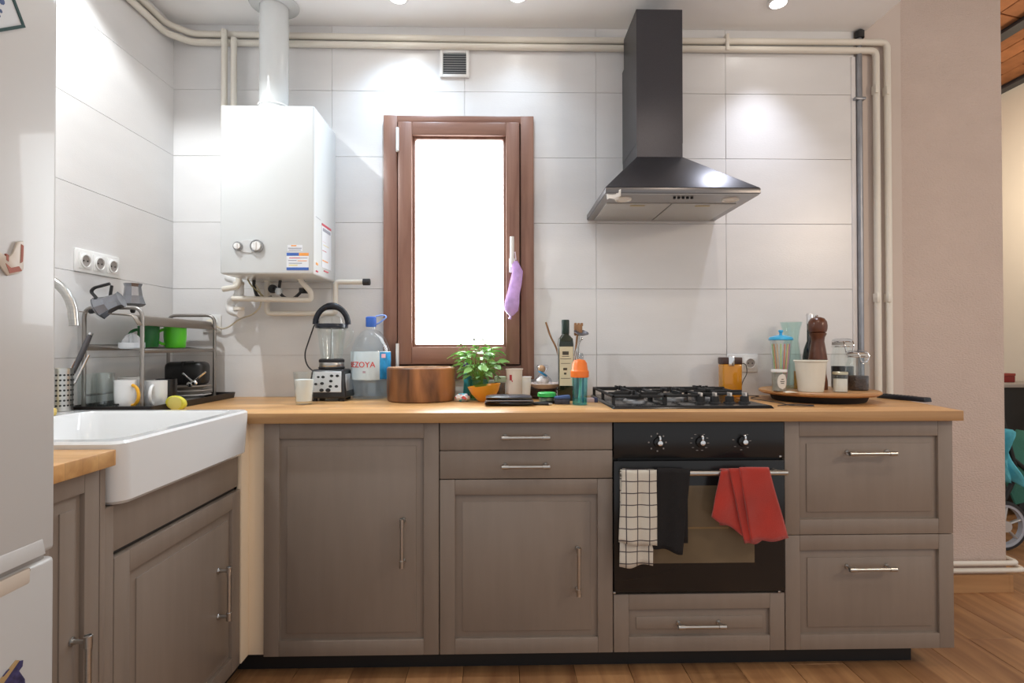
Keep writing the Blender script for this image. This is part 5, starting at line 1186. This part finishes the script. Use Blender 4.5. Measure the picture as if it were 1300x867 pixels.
# plates and bowl
Xp,Yp = -1.290,-.215
for k,(m_,lab,r) in enumerate(((m_ceram,'white plate at the bottom of the stack in the tray',.084),(M('plate_grey',(.42,.40,.38),.3),'grey plate in the middle of the stack in the tray',.086),(M('plate_taupe',(.36,.33,.30),.3),'taupe plate on top of the stack in the tray',.082))):
    z_=zt_+.010+k*.018; b = B(); b.lathe([(0,0),(r*.6,0),(r*.66,.004),(r,.013),(r*.99,.016),(r*.64,.007),(0,.004)],(Xp,Yp,z_),40); b.lathe([(r*.5,-.010),(r*.56,-.010),(r*.56,.001),(r*.5,.001)],(Xp,Yp,z_),32); solo('plate', b, m_, lab, 'plate', (Xp,Yp,z_-.010), group='plates stacked in the drip tray')
zp = zt_+.010+2*.018+.016
t = thing('lunch_box','black rounded lunch box standing on the plate stack','box',(Xp-.01,Yp+.0,zp))
b = B(); b.box((Xp-.088,Yp-.035,zp),(Xp+.072,Yp+.045,zp+.096),.022,4); part('body', b, M('box_black',(.014,.014,.015),.4), t)
b = B(); b.box((Xp-.010,Yp-.037,zp+.012),(Xp-.004,Yp+.047,zp+.098),.001); part('seam', b, m_blackm, t)
for (p0,p1,lab) in (((232,474),(246,486),'steel spoon leaning against the black lunch box, left'),((261,472),(241,488),'steel spoon leaning against the black lunch box, right')):
    a_ = HY(*p0,-.30); c_ = HY(*p1,-.305)
    t = thing('spoon', lab.split(',')[0]+(' beside the black mug' if p0[0]<240 else ' near its right end'),'spoon',tuple(c_))
    b = B(); b.tube([a_,c_],.0042,8); part('handle', b, m_chrome, t)
    b = B(); b.ball(c_,.014,14,8,1,.35,.8); part('bowl', b, m_chrome, t)
# middle tier
z_ = 1.140
mug('cup','translucent dark green cup on the middle rack tier',-1.345,-.390,z_,.036,.080,M('green_dark',(.02,.22,.05),.3,trans=.3),d2r(200),cat='cup')
mug('cup','bright lime green plastic cup on the middle rack tier',-1.300,-.295,z_-.003,.040,.086,M('green_lime',(.10,.62,.03),.3),d2r(-130),cat='cup')
b = B(); b.box((-1.375,-.235,1.142),(-1.325,-.205,1.215),.003); solo('whetstone', b, m_blackm, 'black block standing behind the lime green cup','block',(-1.35,-.22,1.142))
X,Y = -1.312,-.535
t = thing('citrus_juicer','white plastic citrus juicer on the middle rack tier','juicer',(X,Y,z_-.006))
b = B(); b.lathe([(0,0),(.036,0),(.040,.004),(.040,.022),(.037,.022),(.036,.006),(0,.005)],(X,Y,z_-.006),28); part('cup', b, M('juicer_white',(.70,.74,.78),.35), t)
b = B()
n=8; rings=[]
for (r,h) in ((.032,.006),(.030,.028),(.020,.046),(.004,.056)):
    rings.append([b.bm.verts.new((X+r*(1 if q%2 else .62)*math.cos(2*math.pi*q/(2*n)),Y+r*(1 if q%2 else .62)*math.sin(2*math.pi*q/(2*n)),z_-.006+h)) for q in range(2*n)])
for A,C in zip(rings,rings[1:]):
    for i in range(2*n): b.bm.faces.new((A[i],A[(i+1)%(2*n)],C[(i+1)%(2*n)],C[i]))
b.bm.faces.new(rings[-1]); part('reamer', b, MATS['juicer_white'], t)
# moka pots
m_alu = M('moka_aluminium',(.27,.28,.31),.22,.95)
def moka_parts(t, upper=True):
    def oct_(prof): 
        b = B(); b.lathe(prof,(0,0,0),8); return b
    if upper:
        part('pot', oct_([(0,0),(.030,0),(.026,.012),(.030,.045),(.040,.075),(.038,.076),(.028,.046),(0,.02)]), m_alu, t, local=True, smooth=False)
        b = B(); b.lathe([(.041,.076),(.030,.084),(.010,.090),(0,.090)],(0,0,0),8); part('lid', b, m_alu, t, local=True, smooth=False)
        b = B(); b.lathe([(0,.089),(.006,.090),(.009,.100),(.006,.108),(0,.109)],(0,0,0),12); part('lid_knob', b, m_blackm, t, local=True)
    else:
        part('boiler_half', oct_([(0,0),(.042,0),(.044,.004),(.034,.055),(.036,.060),(.033,.060),(.030,.055),(.038,.006),(0,.004)]), m_alu, t, local=True, smooth=False)
    b = B(); b.tube(fillet([(.030,0,.066),(.062,0,.074),(.070,0,.060),(.064,0,.010)],.014),.0075,8,flat=.7); part('handle', b, m_blackm, t, local=True)
zs2 = 1.2635
t = thing('moka_pot','aluminium moka pot top turned upside down on the rack','moka pot',(-1.352,-.470,zs2)); moka_parts(t); t.rotation_euler=(math.pi,0,d2r(205)); t.location.z += .110
t = thing('moka_pot','aluminium moka pot lying tipped over the rack edge','moka pot',(-1.345,-.602,zs2+.030)); moka_parts(t); t.rotation_euler=(0,d2r(-115),d2r(12)); t.location=(-1.315,-.585,zs2+.042)
# knife holder
X,Y,Zk = -1.440,-.688,kz1
t = vessel('cutlery_holder','perforated steel cutlery holder on the sink rim','holder',X,Y,Zk,[(.031,0),(.033,.002),(.033,.140),(.0335,.141)],.0012,m_steel)
for i in range(20):
    b = B(); a = 2*math.pi*i/20
    for k in range(7):
        c_ = Vector((X+.0331*math.cos(a),Y+.0331*math.sin(a),Zk+.020+k*.0165)); b.lathe([(0,.0004),(.0034,.0004),(.0034,-.0004)],c_,8,(math.cos(a),math.sin(a),0))
    part('hole_column', b, m_darkhole, t)
def knife(name,label,p0,p1,r,mat,tipm=m_steel):
    t = thing(name,label,'cutlery',tuple(p0)); b = B(); b.tube([p0,Vector(p0).lerp(Vector(p1),.45)],r*.6,8,flat=.3); part('blade', b, tipm, t)
    a_ = Vector(p0).lerp(Vector(p1),.44); b = B(); b.tube([a_,a_.lerp(Vector(p1),.3),a_.lerp(Vector(p1),.75),Vector(p1)],[r*.85,r,r*1.1,r*.9],10,flat=.55); part('handle', b, mat, t)
    b = B(); e_=Vector(p1); dd=(e_-a_).normalized(); b.tube([e_-dd*.004,e_+dd*.004],r*.95,10,flat=.55); part('end_cap', b, m_chrome, t)
K = lambda px,py,Xk: tuple(HX(px,py,Xk))
knife('kitchen_knife','knife with a grey handle leaning out of the cutlery holder',(X-.008,Y,Zk+.02),K(115,424,-1.40),.0105,M('knife_grey',(.10,.10,.11),.35,.4))
knife('kitchen_knife','knife with a wooden handle in the cutlery holder',(X,Y-.008,Zk+.02),K(98,458,-1.425),.009,M('knife_wood',(.28,.12,.05),.5))
knife('table_fork','steel fork handle sticking out of the cutlery holder',(X+.006,Y+.006,Zk+.02),K(112,452,-1.395),.005,m_chrome)
# lemon half and sponge
X,Y = -1.152,-.540
t = thing('lemon_wedge','yellow-green lemon half lying beside the drip tray','lemon',(X,Y,WT))
b = B(); b.ball((X,Y,WT+.026),.026,18,10,1.0,1.0,1.35,(1,.15,-.25))
for v in b.bm.verts:
    if v.co.y < Y-.010: v.co.y = Y-.010
part('rind', b, M('lemon_rind',(.62,.58,.06),.45,var=.1,vscale=40,bump=.2,bscale=200), t)
b = B(); b.lathe([(0,.0008),(.018,.0008),(.0235,.0)],(X,Y-.0105,WT+.026),20,(0,-1,0)); part('flesh', b, M('lemon_flesh',(.68,.62,.18),.4), t)
p = HX(70,527,-1.37)
b = B(); b.box((-1.43,-.905,kz1),(-1.36,-.80,kz1+.024),.006); solo('sponge', b, M('sponge_yellow',(.70,.52,.16),.9,bump=.6,bscale=200), 'yellow sponge lying on the rear sink rim','sponge',(-1.395,-.865,kz1))

# ------------------------------------------------------------------ next room seen past the wall
t = thing('sideboard','black sideboard standing against the cream wall next door','sideboard',(3.55,1.55,0))
b = B(); b.box((3.28,1.12,.06),(3.775,2.47,.86),.004); part('body', b, M('sideboard_black',(.012,.012,.013),.45), t)
b = B(); b.box((3.26,1.10,.86),(3.776,2.49,.885),.003); part('top', b, M('sideboard_top',(.35,.32,.30),.4), t)
for k in range(3):
    b = B(); b.box((3.272,1.135+k*.445,.09),(3.281,1.565+k*.445,.845),.002); d=part('door', b, MATS['sideboard_black'], t)
    b = B(); b.cyl((3.262,1.53+k*.445,.46),(3.262,1.53+k*.445,.56),.005,seg=8); part('handle', b, m_steel, d)
b = B()
for (xx,yy) in ((3.32,1.17),(3.74,1.17),(3.32,2.42),(3.74,2.42)): b.cyl((xx,yy,0),(xx,yy,.061),.02,seg=10)
part('foot', b, m_blackm, t)
p = HY(1280,487,1.6)
t = thing('red_box','small dark red box on top of the black sideboard','box',(3.545,1.31,.885))
b = B(); b.box((3.49,1.25,.885),(3.60,1.37,.930),.004); part('base', b, M('redbox',(.22,.02,.02),.4), t)
b = B(); b.box((3.488,1.248,.930),(3.602,1.372,.948),.003); part('lid', b, M('redbox_lid',(.30,.05,.04),.4), t)
# stroller
sx_, sy_ = 2.80, .50
t = thing('stroller','folded stroller with grey spoked wheels and green fabric beyond the wall end','stroller',(sx_+.25,sy_+.25,0))
m_tyre = M('tyre_black',(.03,.03,.033),.7); m_spoke = M('spoke_grey',(.55,.54,.53),.35,.4)
def wheel(x,y,r):
    b = B(); b.tube([(x+r*math.cos(a),y,r+.002+r*math.sin(a)) for a in [2*math.pi*q/36 for q in range(36)]],.014,8,closed=True) if False else b.lathe([(r*.86,-.018),(r*.97,-.016),(r,-.006),(r,.006),(r*.97,.016),(r*.86,.018)],(x,y,r+.001),40,(0,1,0)); w = part('wheel', b, m_tyre, t)
    b = B(); b.lathe([(r*.76,-.014),(r*.87,-.016),(r*.87,.016),(r*.76,.014),(r*.76,-.014)],(x,y,r+.001),40,(0,1,0)); part('rim', b, M('rim_bluegrey',(.42,.45,.52),.4), w)
    b = B(); b.lathe([(0,-.03),(r*.22,-.03),(r*.24,.03),(0,.03)],(x,y,r+.001),20,(0,1,0)); part('hub', b, m_spoke, w)
    for k in range(6):
        a=2*math.pi*k/6+.3; b = B(); b.tube([(x+r*.18*math.cos(a),y-.004,r+.001+r*.18*math.sin(a)),(x+r*.80*math.cos(a),y,r+.001+r*.80*math.sin(a))],.011,8,flat=.6); part('spoke', b, m_spoke, w)
wheel(sx_,sy_,.138); wheel(sx_,sy_+.48,.138); wheel(sx_+.60,sy_+.06,.09); wheel(sx_+.60,sy_+.42,.09)
b = B(); b.tube([(sx_,sy_-.0,.139),(sx_,sy_+.48,.139)],.010,8); part('axle', b, m_steel, t)
b = B()
for yy in (sy_+.035,sy_+.445):
    b.tube(fillet([(sx_-.02,yy,.14),(sx_+.12,yy,.42),(sx_-.02,yy,.95)],.06),.012,8); b.tube([(sx_+.60,yy,.10),(sx_+.10,yy,.50)],.012,8)
b.tube([(sx_-.02,sy_+.035,.95),(sx_-.02,sy_+.445,.95)],.014,8); part('frame', b, m_blackm, t)
b = B(); b.grid(10,8,lambda u,v:(sx_+.02+.48*u, sy_+.055+.37*v, .60-.30*math.sin(math.pi*min(1,u*1.05))**.8*(1-.2*abs(2*v-1))+.10*(1-u))); o=part('seat_fabric', b, M('fabric_green',(.04,.17,.13),.8,bump=.3,bscale=200), t); o.modifiers.new('thick','SOLIDIFY').thickness=.012
b = B(); b.prism([(sx_-.03,sy_+.042,.60),(sx_+.10,sy_+.042,.62),(sx_+.36,sy_+.042,.30),(sx_+.12,sy_+.042,.24)],(0,.012,0),.002); part('side_fabric', b, MATS['fabric_green'], t)
# turquoise cloth
cx,cyy,cz3 = sx_+.0,sy_+.03,.50
def cl(u,v):
    return (cx-.07+.13*u+.03*v*u+.02*math.sin(6*v+2*u), cyy-.03+.035*math.sin(14*u+4*v), .62-.20*v+.05*math.sin(3.0*u)*(1-v)-.06*u*v+.012*math.sin(11*u))
b = B(); b.grid(14,14,cl); o = solo('swaddle_cloth', b, M('turquoise_cloth',(.12,.50,.62),.85,var=.2,vscale=14), 'turquoise cloth draped over the stroller frame','cloth',(cx,cyy,.45)); md=o.modifiers.new('thick','SOLIDIFY'); md.thickness=.01
